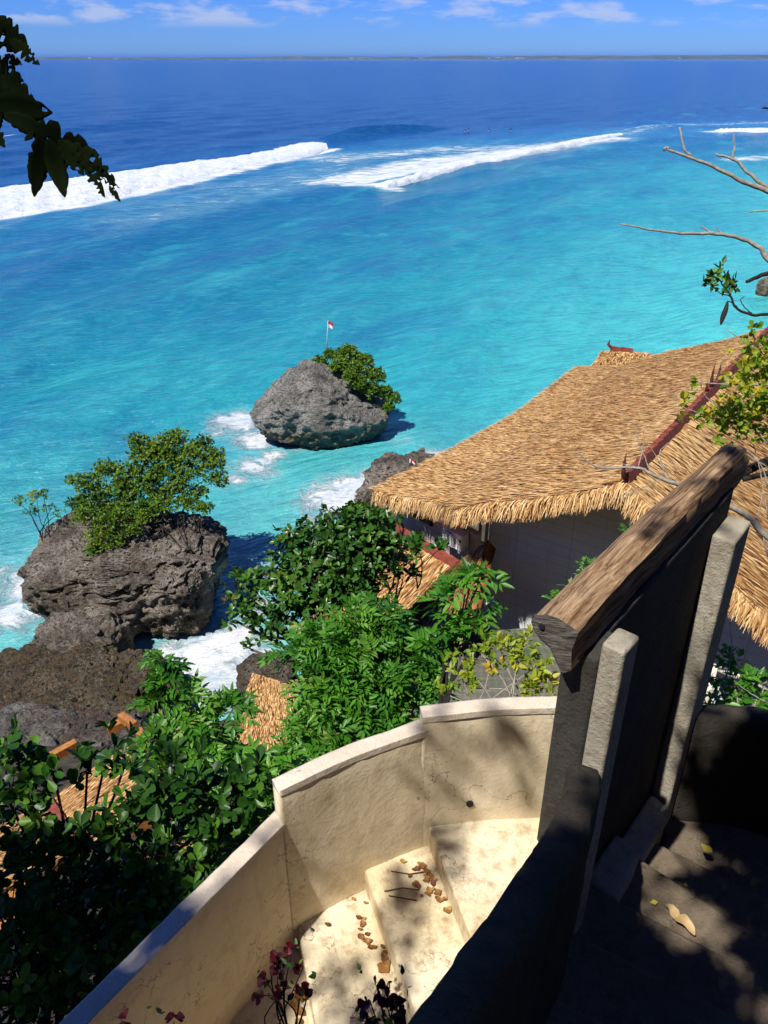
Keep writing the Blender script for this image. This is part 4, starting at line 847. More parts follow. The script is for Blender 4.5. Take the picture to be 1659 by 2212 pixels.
# ------------------------------------------------------------------ surfers
def surfer(px, py, label, lab2):
    p = at_z(px, py, .25); r = empty('person', p, label, 'person', 'surfers waiting beyond the break')
    bm = bmesh.new(); pts = [(0, 0, .0), (0, 0, .22), (0, 0, .48), (0, 0, .62), (0, .01, .72), (.19, 0, .5), (.26, .08, .28), (.2, .2, .12), (-.19, 0, .5), (-.26, .08, .28), (-.2, .2, .12), (.12, .3, .02), (.22, .36, -.3), (-.12, .3, .02), (-.22, .36, -.3)]
    vs = [bm.verts.new(Vector(q) + Vector(p)) for q in pts]
    for a, b in ((0, 1), (1, 2), (2, 3), (3, 4), (2, 5), (5, 6), (6, 7), (2, 8), (8, 9), (9, 10), (0, 11), (11, 12), (0, 13), (13, 14)): bm.edges.new((vs[a], vs[b]))
    me = bpy.data.meshes.new('body'); bm.to_mesh(me); bm.free(); o = link('body', me, M['wetsuit'], r)
    sk = o.modifiers.new('skin', 'SKIN'); rr = [.15, .14, .16, .06, .11, .06, .045, .04, .06, .045, .04, .09, .06, .09, .06]
    for v, q in zip(me.skin_vertices[0].data, rr): v.radius = (q, q)
    me.skin_vertices[0].data[0].use_root = True; o.modifiers.new('sub', 'SUBSURF').levels = 1
    mb = MB(); tt = np.linspace(-1, 1, 15); wv = .27 * (1 - np.abs(tt) ** 2.6)
    V = np.concatenate([np.c_[wv, tt * 1.2, .06 * tt ** 2 + np.full(15, -.02)], np.c_[-wv, tt * 1.2, .06 * tt ** 2 - .02], np.c_[wv, tt * 1.2, .06 * tt ** 2 - .09], np.c_[-wv, tt * 1.2, .06 * tt ** 2 - .09]]) + p
    k = np.arange(14)[:, None]; mb.add(V, [np.concatenate([k + np.array([[0, 1, 16, 15]]), k + np.array([[30, 45, 46, 31]]), k + np.array([[0, 30, 31, 1]]), k + np.array([[15, 16, 46, 45]])])])
    s = mb.build('surfboard', M['white'], None, True); tag(s, lab2, 'surfboard', 'surfboards beyond the break')
surfer(1005, 283, 'surfer sitting low beyond the break, leftmost of the four specks', 'white board under the leftmost waiting surfer')
surfer(1012, 281, 'surfer close beside the leftmost one beyond the break', 'white board under the surfer beside the leftmost one')
surfer(1056, 282, 'surfer waiting halfway between the pair and the farthest right speck', 'white board under the surfer in the middle of the line')
surfer(1103, 282, 'surfer waiting alone, rightmost of the four specks', 'white board under the rightmost waiting surfer')

# ------------------------------------------------------------------ the near stairs
def rel(x, y, z): return np.array([x, y, H + z])
def wall_ribbon(name, inner, thick, ztop, zbot, mat_, parent, n=40, rough=.006, seed=0, capname=None):
    """inner: plan points; thickness laid to the left of the direction of travel"""
    P = spline([(x, y, 0) for x, y in inner], n); T = nrm(np.gradient(P, axis=0)); Nl = np.c_[-T[:, 1], T[:, 0], np.zeros(n)]
    zt = np.interp(np.linspace(0, 1, n), np.linspace(0, 1, len(np.atleast_1d(ztop))), np.atleast_1d(ztop)) if np.ndim(ztop) else np.full(n, ztop)
    nz = 14; rows = []
    prof_ = [(0, f) for f in np.linspace(0, 1, nz)[:-1]] + [(.0, .985), (.10, 1.0), (.35, 1.004), (.65, 1.004), (.90, 1.0), (1.0, .985)] + [(1, f) for f in np.linspace(1, 0, nz)[1:]]
    for k in range(n):
        for (a, f) in prof_:
            p = P[k] + Nl[k] * thick * a; z = zbot + (zt[k] - zbot) * f; q = Vector((p[0] * 3 + seed, p[1] * 3, z * 3))
            o_ = rough * (1.4 * mnoise.fractal(q, .8, 2.1, 3) + .8 * mnoise.noise(q * 4))
            rows.append([p[0] + Nl[k][0] * o_ * (-1 if a < .5 else 1), p[1] + Nl[k][1] * o_ * (-1 if a < .5 else 1), H + z + o_ * .9])
    m_ = len(prof_); i = np.arange(n - 1)[:, None] * m_; j = np.arange(m_ - 1)[None]
    q = np.stack([i + j, i + j + 1, i + m_ + j + 1, i + m_ + j], -1).reshape(-1, 4)
    return link(name, mesh_np(name, np.array(rows), [q, np.arange(m_)[None, ::-1] , (np.arange(m_) + (n - 1) * m_)[None]], True), mat_, parent)
cw = empty('cream_wall', rel(-.2, 3.1, -4.6), 'cream plastered stair wall with a stepped top, curving down to the lower left', 'wall')
segs = [([(-2.5, .12), (-1.90, .97), (-1.25, 1.88), (-.88, 2.40), (-.50, 2.93)], -3.56, 'a'), ([(-.54, 2.875), (-.18, 3.10), (.275, 3.317)], -3.30, 'b'), ([(.215, 3.295), (.6, 3.352), (.95, 3.372), (1.3, 3.39)], -3.195, 'c')]
for pts, zt, nm in segs:
    wall_ribbon('wall_panel', pts, .085, zt, -5.6, M['cream'], cw, 60, .004, seed=ord(nm))
    P = np.array(pts); T = nrm(np.gradient(P, axis=0)); Nl = np.c_[-T[:, 1], T[:, 0]]
    wall_ribbon('wall_cap', [tuple(p - n_ * .006) for p, n_ in zip(P, Nl)], .097, zt + .014, zt - .03, M['cap'], cw, 60, .0025, seed=ord(nm) + 5)
hp = at_z(1000, 1735, H - 3.95); hp = np.array([.52, 3.34, H - 3.93])
mb = MB(); mb.tube([hp + np.array([0, .03, 0]), hp + np.array([0, -.012, 0])], .022, 16); mb.build('drain_hole', M['dark'], cw)
# cream steps
cs = empty('cream_stairs', rel(.2, 2.7, -5), 'cream plastered winding steps inside the curved wall, strewn with dry leaves', 'stairs')
RI = [((.262, 3.36), (.62, 2.1), -4.10), ((-.13, 3.18), (.42, 1.55), -4.28), ((-.52, 2.93), (-.12, 1.42), -4.46), ((-.90, 2.42), (-.50, 1.25), -4.64), ((-1.25, 1.95), (-.8, .9), -4.82), ((-1.6, 1.45), (-1.0, .6), -5.0)]
def step(parent, poly, z, zb, m_, bw=.022):
    mb = MB(); mb.prism(poly, H + zb, H + z); o = mb.build('step', m_, parent); return bevel(o, bw, 3)
prev = ((1.30, 3.40), (1.35, 2.7))
for k, (o_, i_, z) in enumerate(RI):
    o_, i_ = np.array(o_), np.array(i_)
    if k == 0: poly = [o_, (.585, 2.16), (.60, 2.12), (.78, 2.55), (.95, 2.9), (1.0, 3.15), (.98, 3.395)]
    else:
        po, pi = np.array(RI[k - 1][0]), np.array(RI[k - 1][1]); e = nrm(po - o_) * .04; poly = [o_, i_, pi + e, po + e]
    step(cs, [tuple(p) for p in poly], z, -5.5 - .02 * k, M['tread'], .025)
# curved parapet of the upper flight
cp = [(-.55, -.5), (-.42, .1), (-.14, .72), (.155, 1.29), (.47, 1.86), (.80, 2.42), (.985, 2.80), (1.06, 3.02)]
o = wall_ribbon('curved_parapet', [(x + .085, y - .045) for x, y in cp][::-1], -.18, [-3.26, -3.20, -3.08, -2.82, -2.47, -2.12, -1.8, -1.6], -6.4, M['parapet_shaded'], None, 90, .013, 3)
tag(o, 'dark curved stair parapet with a rough weathered top, sweeping to the bottom of the picture', 'wall')
# slab under the log, with its two buttress posts
B0 = np.array([.94, 3.19]); BD = np.array([.65, .76]); BN = np.array([.76, -.65])
def sp(l, w_): return tuple(B0 + BD * l + BN * w_)
sl = empty('rail_wall', rel(1.6, 4.1, -5.4), 'tall dark concrete slab wall carrying the log rail, with two buttress posts', 'wall')
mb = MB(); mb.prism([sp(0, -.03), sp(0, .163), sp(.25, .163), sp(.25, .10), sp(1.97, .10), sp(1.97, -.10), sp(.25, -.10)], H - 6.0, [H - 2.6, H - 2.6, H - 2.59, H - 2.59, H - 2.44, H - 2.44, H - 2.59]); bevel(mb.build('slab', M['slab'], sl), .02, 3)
def post(l0, l1, w0, w1, z0, zt, drop):
    mb = MB(); P = [sp(l0, w0), sp(l0, w1), sp(l1, w1), sp(l1, w0)]
    mb.prism(P, H + z0, [H + zt - drop, H + zt - drop, H + zt, H + zt]); o = bevel(mb.build('post', M['post'], sl), .02, 3); return o
post(-.005, .175, .165, .287, -5.0, -2.485, .0)
post(1.68, 1.96, .102, .255, -6.0, -2.63, .04)
# log rail
lg = empty('log_rail', rel(1.8, 4.3, -2.7), 'thick weathered driftwood log laid as a rail on the concrete slab', 'log')
sec = np.array([(.335, .0), (.325, -.12), (.315, -.27), (.28, -.30), (.22, -.255), (.15, -.185), (.07, -.155), (.02, -.12), (.0, -.06), (.025, -.01), (.09, .022), (.18, .035), (.27, .022)])
nL = 46; V = []; sec = sec * np.array([.245 / .335, .92]) + np.array([-.155, 0])
for k in range(nL):
    l = -.13 + 2.33 * k / (nL - 1); f_ = k / (nL - 1); sc = 1 + .12 * f_ + .03 * math.sin(f_ * 7)
    if f_ > .93: sc *= 1 - .9 * (f_ - .93) ** 1.0 * 2
    for q_, (w_, z_) in enumerate(sec):
        nz = mnoise.fractal(Vector((l * 1.2, q_ * .7, 2)), .8, 2.1, 4) * .020 + mnoise.noise(Vector((l * 6, q_ * 1.9, 5))) * .010
        z2 = z_ * sc
        if f_ > .9 and z_ > -.1: z2 -= 4.0 * (f_ - .9) ** 2 * 2.2
        wsc = (1 - .36 * f_) * (sc if f_ > .93 else 1 + .03 * math.sin(f_ * 7)); x, y = sp(l, .07 + (w_ - .07) * wsc + nz); V.append([x, y, H - 2.385 + .19 * f_ + z2 + nz * .8 + .015 * math.sin(f_ * 5)])
m_ = len(sec); i = np.arange(nL - 1)[:, None] * m_; j = np.arange(m_)[None]
q = np.stack([i + j, i + (j + 1) % m_, i + m_ + (j + 1) % m_, i + m_ + j], -1).reshape(-1, 4)
ob = link('shaft', mesh_np('shaft', np.array(V), [q, (np.arange(m_) + (nL - 1) * m_)[None]], True), M['log'], lg)
md = ob.modifiers.new('sharp', 'EDGE_SPLIT'); md.split_angle = math.radians(38)
e = np.array(V[:m_]); cen = e.mean(0); rings = [e]
for f_ in (.66, .33): rings.append(cen + (e - cen) * f_ + np.array([-BD[0], -BD[1], 0]) * .012)
V2 = np.concatenate(rings + [cen[None] + np.array([[-BD[0], -BD[1], 0]]) * .014]); qs = []
for r_ in range(2): qs.append(np.stack([r_ * m_ + np.arange(m_), r_ * m_ + (np.arange(m_) + 1) % m_, (r_ + 1) * m_ + (np.arange(m_) + 1) % m_, (r_ + 1) * m_ + np.arange(m_)], -1))
tr = np.stack([2 * m_ + np.arange(m_), 2 * m_ + (np.arange(m_) + 1) % m_, np.full(m_, 3 * m_)], -1)
link('end_face', mesh_np('end_face', V2, [np.concatenate(qs), tr], False), M['logend'], lg)
hc = np.array([*sp(-.148, -.09), H - 2.43]); mb = MB(); mb.tube([hc + np.array([*BD, 0]) * .02, hc - np.array([*BD, 0]) * .006], .016, 8); mb.build('knot_hole', M['dark'], lg)
# right parapet, stone steps
rp = wall_ribbon('dark_parapet', [(2.30, 4.42), (2.8, 4.36), (3.3, 4.15), (3.9, 3.7), (4.4, 3.0), (4.6, 2.0)], .16, -4.27, -6.4, M['parapet_shaded'], None, 50, .012, 9)
tag(rp, 'low dark parapet in deep shade at the right edge, below the green shrub', 'wall')
ss = empty('stone_stairs', rel(2.2, 3.2, -5.4), 'worn brown stone steps in dappled shade at the lower right', 'stairs')
E = [((2.30, 4.52), (3.9, 4.6), -5.40), ((2.17, 4.0), (3.85, 2.78), -5.20), ((1.94, 3.68), (3.6, 2.1), -5.0), ((1.63, 3.24), (3.4, 2.07), -4.8), ((1.37, 2.82), (3.2, 1.7), -4.6), ((1.10, 2.36), (3.0, 1.3), -4.4), ((.86, 1.95), (2.8, .9), -4.2), ((.6, 1.5), (2.6, .5), -4.0), ((.35, 1.05), (2.4, .1), -3.6), ((.1, .6), (2.2, -.3), -3.2)]
for k in range(len(E) - 1):
    (l0, r0, z), (l1, r1, z1) = E[k], E[k + 1]; l0, r0, l1, r1 = map(np.array, (l0, r0, l1, r1)); e = nrm(l1 - l0) * .05
    ex = nrm(l0 - r0) * .45 if k > 0 else 0 * l0
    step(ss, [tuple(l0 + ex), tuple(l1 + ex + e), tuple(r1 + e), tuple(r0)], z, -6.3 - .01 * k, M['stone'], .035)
# plaster curb stones between the steps and the slab
def curb(l0, l1, z0, z1, w0, w1):
    mb = MB(); mb.prism([sp(l0, .105), sp(l0, w0), sp((l0 + l1) / 2, (w0 + w1) / 2 + .015), sp(l1, w1), sp(l1, .105)], H - 6.2, [H + z0 + .03, H + z0, H + (z0 + z1) / 2, H + z1, H + z1 + .05]); return bevel(mb.build('curb_stone', M['post'], ss), .045, 4)
curb(1.08, 1.675, -5.12, -5.08, .31, .27); curb(.55, 1.02, -4.94, -4.92, .36, .31)

# ------------------------------------------------------------------ fallen leaves
def fallen(px, py, z, size, m_, label, grp, curl=.25, seed=0):
    p = at_z(px, py, H + z + .006); n = 7; a = RNG.uniform(0, 6.28); V = []
    for k in range(n):
        f_ = k / (n - 1); w_ = size * .30 * math.sin(math.pi * f_ ** .8) + .001; jag = 1 + .35 * RNG.normal() * .5
        for sd in (-1, 0, 1):
            x = size * (f_ - .5); y = sd * w_ * jag; zz = curl * size * ((f_ - .5) ** 2 * 2.0 + .9 * (abs(sd) * w_ / size) ) + .004
            V.append(p + np.array([x * math.cos(a) - y * math.sin(a), x * math.sin(a) + y * math.cos(a), zz]))
    i = np.arange(n - 1)[:, None] * 3; j = np.arange(2)[None]; q = np.stack([i + j, i + 3 + j, i + 3 + j + 1, i + j + 1], -1).reshape(-1, 4)
    o = link('fallen_leaf', mesh_np('fallen_leaf', np.array(V), [q], True, {'var': np.full(n * 3, RNG.random())}), m_)
    return tag(o, label, 'leaf', grp)
for k in range(34):
    f_ = RNG.random(); x = 900 + f_ * 70 + RNG.normal() * 12; y = 1865 + f_ * 110 + RNG.normal() * 12
    fallen(x, y, -4.28, RNG.uniform(.025, .055), M['dry_leaf'], 'crumpled brown leaf in the litter at the foot of the upper cream riser', 'brown leaves under the upper riser', .5)
for k in range(20):
    f_ = RNG.random(); x = 770 + f_ * 60 + RNG.normal() * 9; y = 1960 + f_ * 130 + RNG.normal() * 12
    fallen(x, y, -4.46, RNG.uniform(.025, .055), M['dry_leaf'], 'crumpled brown leaf in the litter along the second cream riser', 'brown leaves under the second riser', .5)
for k in range(9):
    fallen(650 + RNG.normal() * 10, 2170 + RNG.normal() * 22, -4.62, RNG.uniform(.04, .08), M['dry_leaf'], 'tan leaf heaped beside the red flowers on the lowest cream step', 'tan leaves by the red flowers', .5)
fallen(681, 1958, -4.46, .05, M['dry_leaf'], 'single brown leaf standing out on the third cream step near the wall', None)
fallen(708, 1998, -4.46, .04, M['dry_leaf'], 'small ochre leaf in the open middle of the third cream step', None)
fallen(830, 2090, -4.46, .10, M['dry_leaf'], 'large curled dry leaf low on the third cream step beside the dark parapet', None)
fallen(1320, 1966 - 50, -4.98, .05, M['yel_leaf'], 'small yellow leaf on the sunny stone step, left of the pale round one', None)
fallen(1412, 1950, -4.98, .055, M['yel_leaf'], 'pale yellow round leaf above the big tan leaf on the stone step', None, .08)
fallen(1481, 1911, -5.18, .04, M['yel_leaf'], 'tiny yellow leaf on the stone step below the kerb', None, .08)
fallen(1525, 1834, -5.18, .10, M['yel_leaf'], 'curled ochre leaf lying on the shaded stone landing', None)
def big_leaf():
    p = at_z(1468, 2000, H - 4.985); n = 12
    for nm, a, s, off in (('blade', -1.0, .16, (0, 0, .02)), ('lobe', 1.9, .12, (-.03, .05, .012))):
        V = []
        for k in range(n):
            f_ = k / (n - 1); w_ = s * (.26 * math.sin(math.pi * f_ ** .75) + .05 * math.sin(f_ * 9)) + .002
            for sd in (-1, -.5, 0, .5, 1):
                x = s * (f_ - .3); y = sd * w_; V.append(p + np.array(off) + np.array([x * math.cos(a) - y * math.sin(a), x * math.sin(a) + y * math.cos(a), .02 + .25 * abs(y) + .04 * math.sin(f_ * 3)]))
        i = np.arange(n - 1)[:, None] * 5; j = np.arange(4)[None]; q = np.stack([i + j, i + 5 + j, i + 5 + j + 1, i + j + 1], -1).reshape(-1, 4); yield nm, mesh_np(nm, np.array(V), [q], True, {'var': np.full(n * 5, .5)})
bl_ = empty('fallen_leaf', at_z(1468, 2000, H - 4.985), 'big folded tan leaf lying on the sunlit stone step', 'leaf')
for nm, me in big_leaf(): link(nm, me, M['tan_leaf'], bl_)
mb = MB()
for pts in (((845, 1882), (885, 1888), (915, 1883)), ((830, 1925), (870, 1918), (905, 1922)), ((840, 1935), (900, 1945))):
    mb.tube([at_z(x, y, H - 4.265) for x, y in pts], .004, 4)
tag(mb.build('dry_twigs', M['bark'], None, True), 'thin dry twigs lying on the second cream step by the leaf litter', 'twigs')

# ------------------------------------------------------------------ red flowers at the bottom
def bougain(tops, base, label, n_per):
    root = empty('flowering_vine', base, label, 'flower'); mb = MB(); Lg = Leaves(); base = np.array(base)
    for tpt in tops:
        c = at_d(*tpt); mid = base * .5 + c * .5 + .04 * RNG.normal(size=3); mb.tube(spline([base, mid, c], 8), np.linspace(.005, .002, 8), 4)
        Lb = Leaves(); pos = c + .012 * RNG.normal(size=(n_per, 3)); rosette(Lb, pos, nrm(rand_dir(n_per) + np.array([0, -.3, .4])), 4, .034, .036, (35, 80)); link('flower', Lb.mesh('flower', 'obov'), M['bract'], root)
        pg = c + .05 * RNG.normal(size=(2, 3)); rosette(Lg, pg, rand_dir(2), 2, .035, .02)
    link('leaves', Lg.mesh('leaves', 'lance'), M['leaf_glossy'], root); mb.build('stem', M['bark_dark'], root, True)
bougain([(632, 2042, 3.4), (610, 2075, 3.4), (595, 2070, 3.4), (655, 2090, 3.4), (600, 2110, 3.4), (650, 2130, 3.4), (575, 2115, 3.4), (590, 2140, 3.4), (555, 2150, 3.4), (660, 2145, 3.4), (620, 2130, 3.4)], at_d(630, 2260, 3.4), 'spray of dark red bougainvillea over the cream steps', 2)
bougain([(800, 2165, 3.0), (830, 2150, 3.0), (850, 2170, 3.0), (795, 2195, 3.0), (835, 2195, 3.0), (870, 2160, 3.0), (875, 2195, 3.0), (815, 2140, 3.0)], at_d(840, 2300, 3.0), 'dark red bougainvillea clump at the bottom edge beside the dark parapet', 2)
bougain([(262, 2205, 3.2), (375, 2207, 3.2)], at_d(330, 2330, 3.2), 'two red flower tips poking in at the bottom edge on the cream wall', 2)

# ------------------------------------------------------------------ bare branches at the right edge
def branch(mb, pts, s, r0, r1, k=6):
    P = [at_d(x, y, s if np.ndim(s) == 0 else s[q_]) for q_, (x, y) in enumerate(pts)]; n = max(8, len(P) * 4); Q = spline(P, n); Q += .0025 * RNG.normal(size=Q.shape)
    mb.tube(Q, np.linspace(r0, r1, n), k)
bt = empty('bare_tree', at_d(1900, 700, 5), 'leafless grey tree branches reaching in from the right over the sea', 'tree'); mb = MB()
for pts, r0, r1 in [([(1900, 470), (1760, 445), (1659, 412), (1600, 390), (1540, 360), (1490, 340), (1440, 322)], .022, .008), ([(1495, 338), (1478, 320), (1468, 275)], .008, .006), ([(1760, 445), (1659, 405), (1620, 375), (1585, 345), (1545, 333)], .016, .007), ([(1582, 343), (1586, 315), (1585, 291)], .008, .005),
                    ([(1800, 440), (1659, 455), (1618, 458)], .008, .003), ([(1900, 720), (1720, 620), (1659, 560), (1640, 535), (1600, 515), (1550, 505), (1480, 505), (1420, 498), (1340, 485)], .022, .005), ([(1548, 506), (1530, 498), (1515, 490)], .008, .005), ([(1558, 504), (1552, 498), (1548, 494)], .006, .004), ([(1445, 322), (1438, 318), (1434, 326)], .010, .008)]:
    branch(mb, pts, 5.2, r0, r1)
mb.build('trunk', M['bark_pale'], bt, True)
yt = empty('yellow_leaved_tree', at_d(1900, 1000, 6), 'thin yellow green leaved tree with bare twigs before the thatch at the right', 'tree'); mb = MB()
for pts, r0, r1 in [([(1880, 1290), (1740, 1220), (1659, 1160), (1610, 1112), (1540, 1080), (1483, 1053), (1414, 1028), (1378, 1011), (1293, 1010), (1245, 974)], .035, .004), ([(1378, 1011), (1388, 970), (1391, 920)], .006, .003), ([(1405, 1022), (1392, 985), (1374, 938)], .006, .003), ([(1440, 1036), (1425, 1000), (1400, 960)], .005, .002), ([(1414, 1028), (1360, 1005), (1297, 998)], .005, .002), ([(1430, 1035), (1395, 1050), (1340, 1080)], .004, .002), ([(1450, 1042), (1425, 985), (1440, 960), (1458, 945)], .005, .002), ([(1400, 1050), (1360, 1064), (1310, 1085)], .003, .002),
                    ([(1880, 850), (1659, 832), (1600, 832), (1510, 826)], .012, .004), ([(1880, 930), (1659, 925), (1600, 915), (1530, 900), (1470, 878)], .012, .003), ([(1659, 925), (1590, 905), (1540, 870), (1520, 850)], .008, .003), ([(1659, 770), (1620, 745), (1570, 712)], .008, .003), ([(1659, 760), (1630, 730), (1622, 690)], .008, .004), ([(1659, 795), (1610, 780), (1590, 770)], .006, .003),
                    ([(1659, 960), (1620, 910), (1600, 860)], .006, .003), ([(1659, 1050), (1640, 1000), (1580, 940)], .006, .002), ([(1659, 1120), (1640, 1010), (1620, 930)], .005, .002), ([(1659, 1200), (1640, 1120), (1648, 1060)], .006, .003), ([(1659, 1010), (1600, 975), (1560, 960), (1515, 940)], .005, .002)]:
    branch(mb, pts, 6.0, r0, r1)
mb.build('trunk', M['bark_pale'], yt, True)
Lv = Leaves()
for (x, y, r, nq) in [(1640, 775, .10, 30), (1650, 820, .13, 45), (1635, 860, .14, 45), (1600, 880, .11, 26), (1570, 893, .09, 18), (1545, 905, .06, 10), (1655, 900, .14, 34), (1530, 885, .04, 4), (1505, 820, .03, 3), (1478, 868, .03, 4), (1490, 900, .03, 3), (1650, 760, .10, 20), (1620, 910, .08, 12), (1600, 935, .05, 6)]:
    c = at_d(x, y, 6.0); pos = c + r * .8 * RNG.normal(size=(nq, 3)); rosette(Lv, pos, nrm(rand_dir(nq) + np.array([0, -.3, .5])), 5, .062, .036, (30, 90), np.clip(RNG.beta(1.5, 2, nq), 0, 1), .07)
link('foliage', Lv.mesh('foliage', 'obov'), M['leaf_yellow'], yt)
gt = empty('leafy_twig', at_d(1740, 690, 5), 'dark twig with green leaf tuft and hanging brown pod at the right edge', 'branch'); mb = MB()
branch(mb, [(1860, 660), (1740, 672), (1659, 680), (1612, 677), (1588, 662), (1577, 640), (1565, 620), (1550, 600)], 5.0, .012, .004); branch(mb, [(1800, 560), (1700, 578), (1655, 592), (1610, 608)], 5.0, .022, .010); branch(mb, [(1595, 667), (1582, 655), (1572, 650)], 5.0, .004, .003); branch(mb, [(1576, 640), (1555, 632), (1530, 614)], 5.0, .004, .002); branch(mb, [(1577, 638), (1582, 622), (1585, 606)], 5.0, .004, .002); branch(mb, [(1625, 678), (1610, 665), (1600, 650), (1606, 640)], 5.0, .004, .002)
mb.build('stem', M['bark_dark'], gt, True)
Lv = Leaves()
for (x, y) in [(1550, 590), (1535, 600), (1560, 605), (1520, 612), (1545, 618), (1575, 612), (1588, 608), (1565, 625), (1580, 625), (1555, 583), (1530, 610), (1570, 600)]:
    c = at_d(x, y, 5.0); pos = c + .012 * RNG.normal(size=(3, 3)); rosette(Lv, pos, nrm(rand_dir(3) + np.array([-.3, -.4, .3])), 3, .055, .026, (40, 90))
link('leaves', Lv.mesh('leaves', 'lance'), M['leaf_glossy'], gt)
mb = MB(); mb.tube(spline([at_d(1572, 650, 5), at_d(1568, 668, 5), at_d(1561, 686, 5), at_d(1557, 702, 5)], 9), [.004, .010, .014, .016, .017, .016, .014, .010, .003], 8); mb.build('seed_pod', M['bark_dark'], gt, True)
cb = MB(); 
for a_ in (((1605, 1025), (1660, 1000), (1800, 960)), ((1605, 1035), (1660, 1022), (1800, 990)), ((1605, 1018), (1660, 992), (1800, 945))): cb.tube(spline([at_d(*p, 6.2) for p in a_], 10), .022, 8)
tag(cb.build('black_cables', M['bark_dark'], None, True), 'bundle of black cables running off right from the far end of the log', 'cable')
mb = MB(); branch(mb, [(1800, 228), (1680, 234), (1650, 232)], 4.5, .008, .003); Lq = Leaves(); Lq.add(np.array([at_d(1662, 236, 4.5)]), np.array([[-.9, 0, .1]]), np.array([[0, -.4, .9]]), .05, .02, .2)
nb = empty('dark_leaf_tip', at_d(1700, 235, 4.5), 'tip of a dark leaf just entering at the right edge high over the sea', 'leaf'); link('leaf', Lq.mesh('leaf', 'lance'), M['leaf_shaded'], nb); mb.build('stem', M['bark_dark'], nb, True)
mb = MB(); branch(mb, [(1525, 1575), (1535, 1530), (1572, 1450), (1580, 1400), (1575, 1345)], 6.4, .006, .002); branch(mb, [(1659, 1520), (1610, 1490), (1585, 1470)], 6.4, .005, .002); branch(mb, [(1540, 1530), (1560, 1495), (1572, 1450)], 6.4, .008, .005)
tag(mb.build('thin_stems', M['bark_pale'], None, True), 'thin bare stems standing in front of the grey wall right of the far post', 'stems')

# ------------------------------------------------------------------ near overhanging branch, upper left
ob_ = empty('overhanging_branch', at_d(-150, 180, 2.3), 'near branch of ragged dark leaves hanging in at the upper left', 'branch')
def ragged(px0, px1, wpx, holes, s=2.3, tilt=0.0):
    a = at_d(*px0, s); b = at_d(*px1, s); L = np.linalg.norm(b - a); d = (b - a) / L; vn = nrm(-at_d(*px0, s) + np.array([0, 0, H])); S = nrm(np.cross(d, vn)); nz = np.cross(S, d)
    n = 26; V = []; w_ = wpx / F * s
    e1 = [mnoise.fractal(Vector((k * .45, px0[0] * .1, 1)), .6, 2.2, 4) for k in range(n)]; e2 = [mnoise.fractal(Vector((k * .45, px0[1] * .1, 7)), .6, 2.2, 4) for k in range(n)]
    for k in range(n):
        f_ = k / (n - 1); base = w_ * .5 * (math.sin(math.pi * min(1, f_ * .97 + .02) ** .85)) ** .8
        l = base * (1 - holes * max(0, e1[k] * 1.3)); r = base * (1 - holes * max(0, e2[k] * 1.3))
        for v_ in (-1, -.5, 0, .5, 1):
            off = (l if v_ < 0 else r) * v_; V.append(a + d * L * f_ + S * off + nz * (.18 * abs(off) - .10 * L * (f_ - .3) ** 2 * tilt))
    i = np.arange(n - 1)[:, None] * 5; j = np.arange(4)[None]; q = np.stack([i + j, i + 5 + j, i + 5 + j + 1, i + j + 1], -1).reshape(-1, 4)
    rg = np.random.default_rng(int(abs(px0[0] * 7 + px0[1])) + 1); keep = np.ones(len(q), bool)
    for _ in range(int(holes * 3)): h_ = rg.integers(20, len(q) - 12); keep[[h_, min(h_ + 4, len(q) - 1)]] = False
    o = link('leaf', mesh_np('leaf', np.array(V), [q[keep]], True, {'var': np.full(n * 5, rg.random())}), M['leaf_shaded'], ob_)
    sd = o.modifiers.new('thick', 'SOLIDIFY'); sd.thickness = .0012
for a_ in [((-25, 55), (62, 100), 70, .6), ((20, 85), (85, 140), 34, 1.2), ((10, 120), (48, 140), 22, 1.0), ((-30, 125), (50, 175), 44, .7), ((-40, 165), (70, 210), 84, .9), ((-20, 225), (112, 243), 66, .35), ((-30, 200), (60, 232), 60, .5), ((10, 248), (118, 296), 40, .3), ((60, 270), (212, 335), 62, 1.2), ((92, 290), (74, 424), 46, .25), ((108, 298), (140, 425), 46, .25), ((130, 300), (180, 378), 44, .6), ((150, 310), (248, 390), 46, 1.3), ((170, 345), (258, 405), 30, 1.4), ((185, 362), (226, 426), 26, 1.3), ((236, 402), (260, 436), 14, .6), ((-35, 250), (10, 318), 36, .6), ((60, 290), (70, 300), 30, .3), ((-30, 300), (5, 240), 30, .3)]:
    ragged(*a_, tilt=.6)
mb = MB(); branch(mb, [(-200, 160), (-60, 215), (10, 245), (60, 275), (110, 295), (160, 320), (200, 355), (232, 385), (250, 408)], 2.32, .010, .0018); branch(mb, [(-150, 60), (-40, 70), (20, 80), (60, 110)], 2.32, .005, .002); mb.build('stem', M['bark_dark'], ob_, True)

# ------------------------------------------------------------------ shade tree over the stairs (out of frame, casts the dappled shade)
ct = empty('shade_tree', rel(-3.6, -3.4, 0.5), 'tall leafy tree overhanging the stairs from behind', 'tree'); Lv = Leaves(); mb = MB()
def inside(px, py, poly):
    c = np.zeros(len(px), bool); n = len(poly)
    for i in range(n):
        (x0, y0), (x1, y1) = poly[i], poly[(i + 1) % n]
        k = ((y0 > py) != (y1 > py)) & (px < (x1 - x0) * (py - y0) / ((y1 - y0) + 1e-9) + x0); c ^= k
    return c
SUNNY = [[(1425, 1760), (1468, 1795), (1462, 1850), (1440, 1890), (1500, 1925), (1590, 1985), (1540, 2010), (1500, 2070), (1440, 2045), (1385, 2000), (1300, 1985), (1318, 1930), (1370, 1850)],
         [(1430, 1780), (1545, 1800), (1530, 1850), (1450, 1840)]]
def clump(P, sc, seed): return np.array([mnoise.fractal(Vector((p[0] * sc, p[1] * sc, seed)), .7, 2.1, 3) for p in P])
shade = []
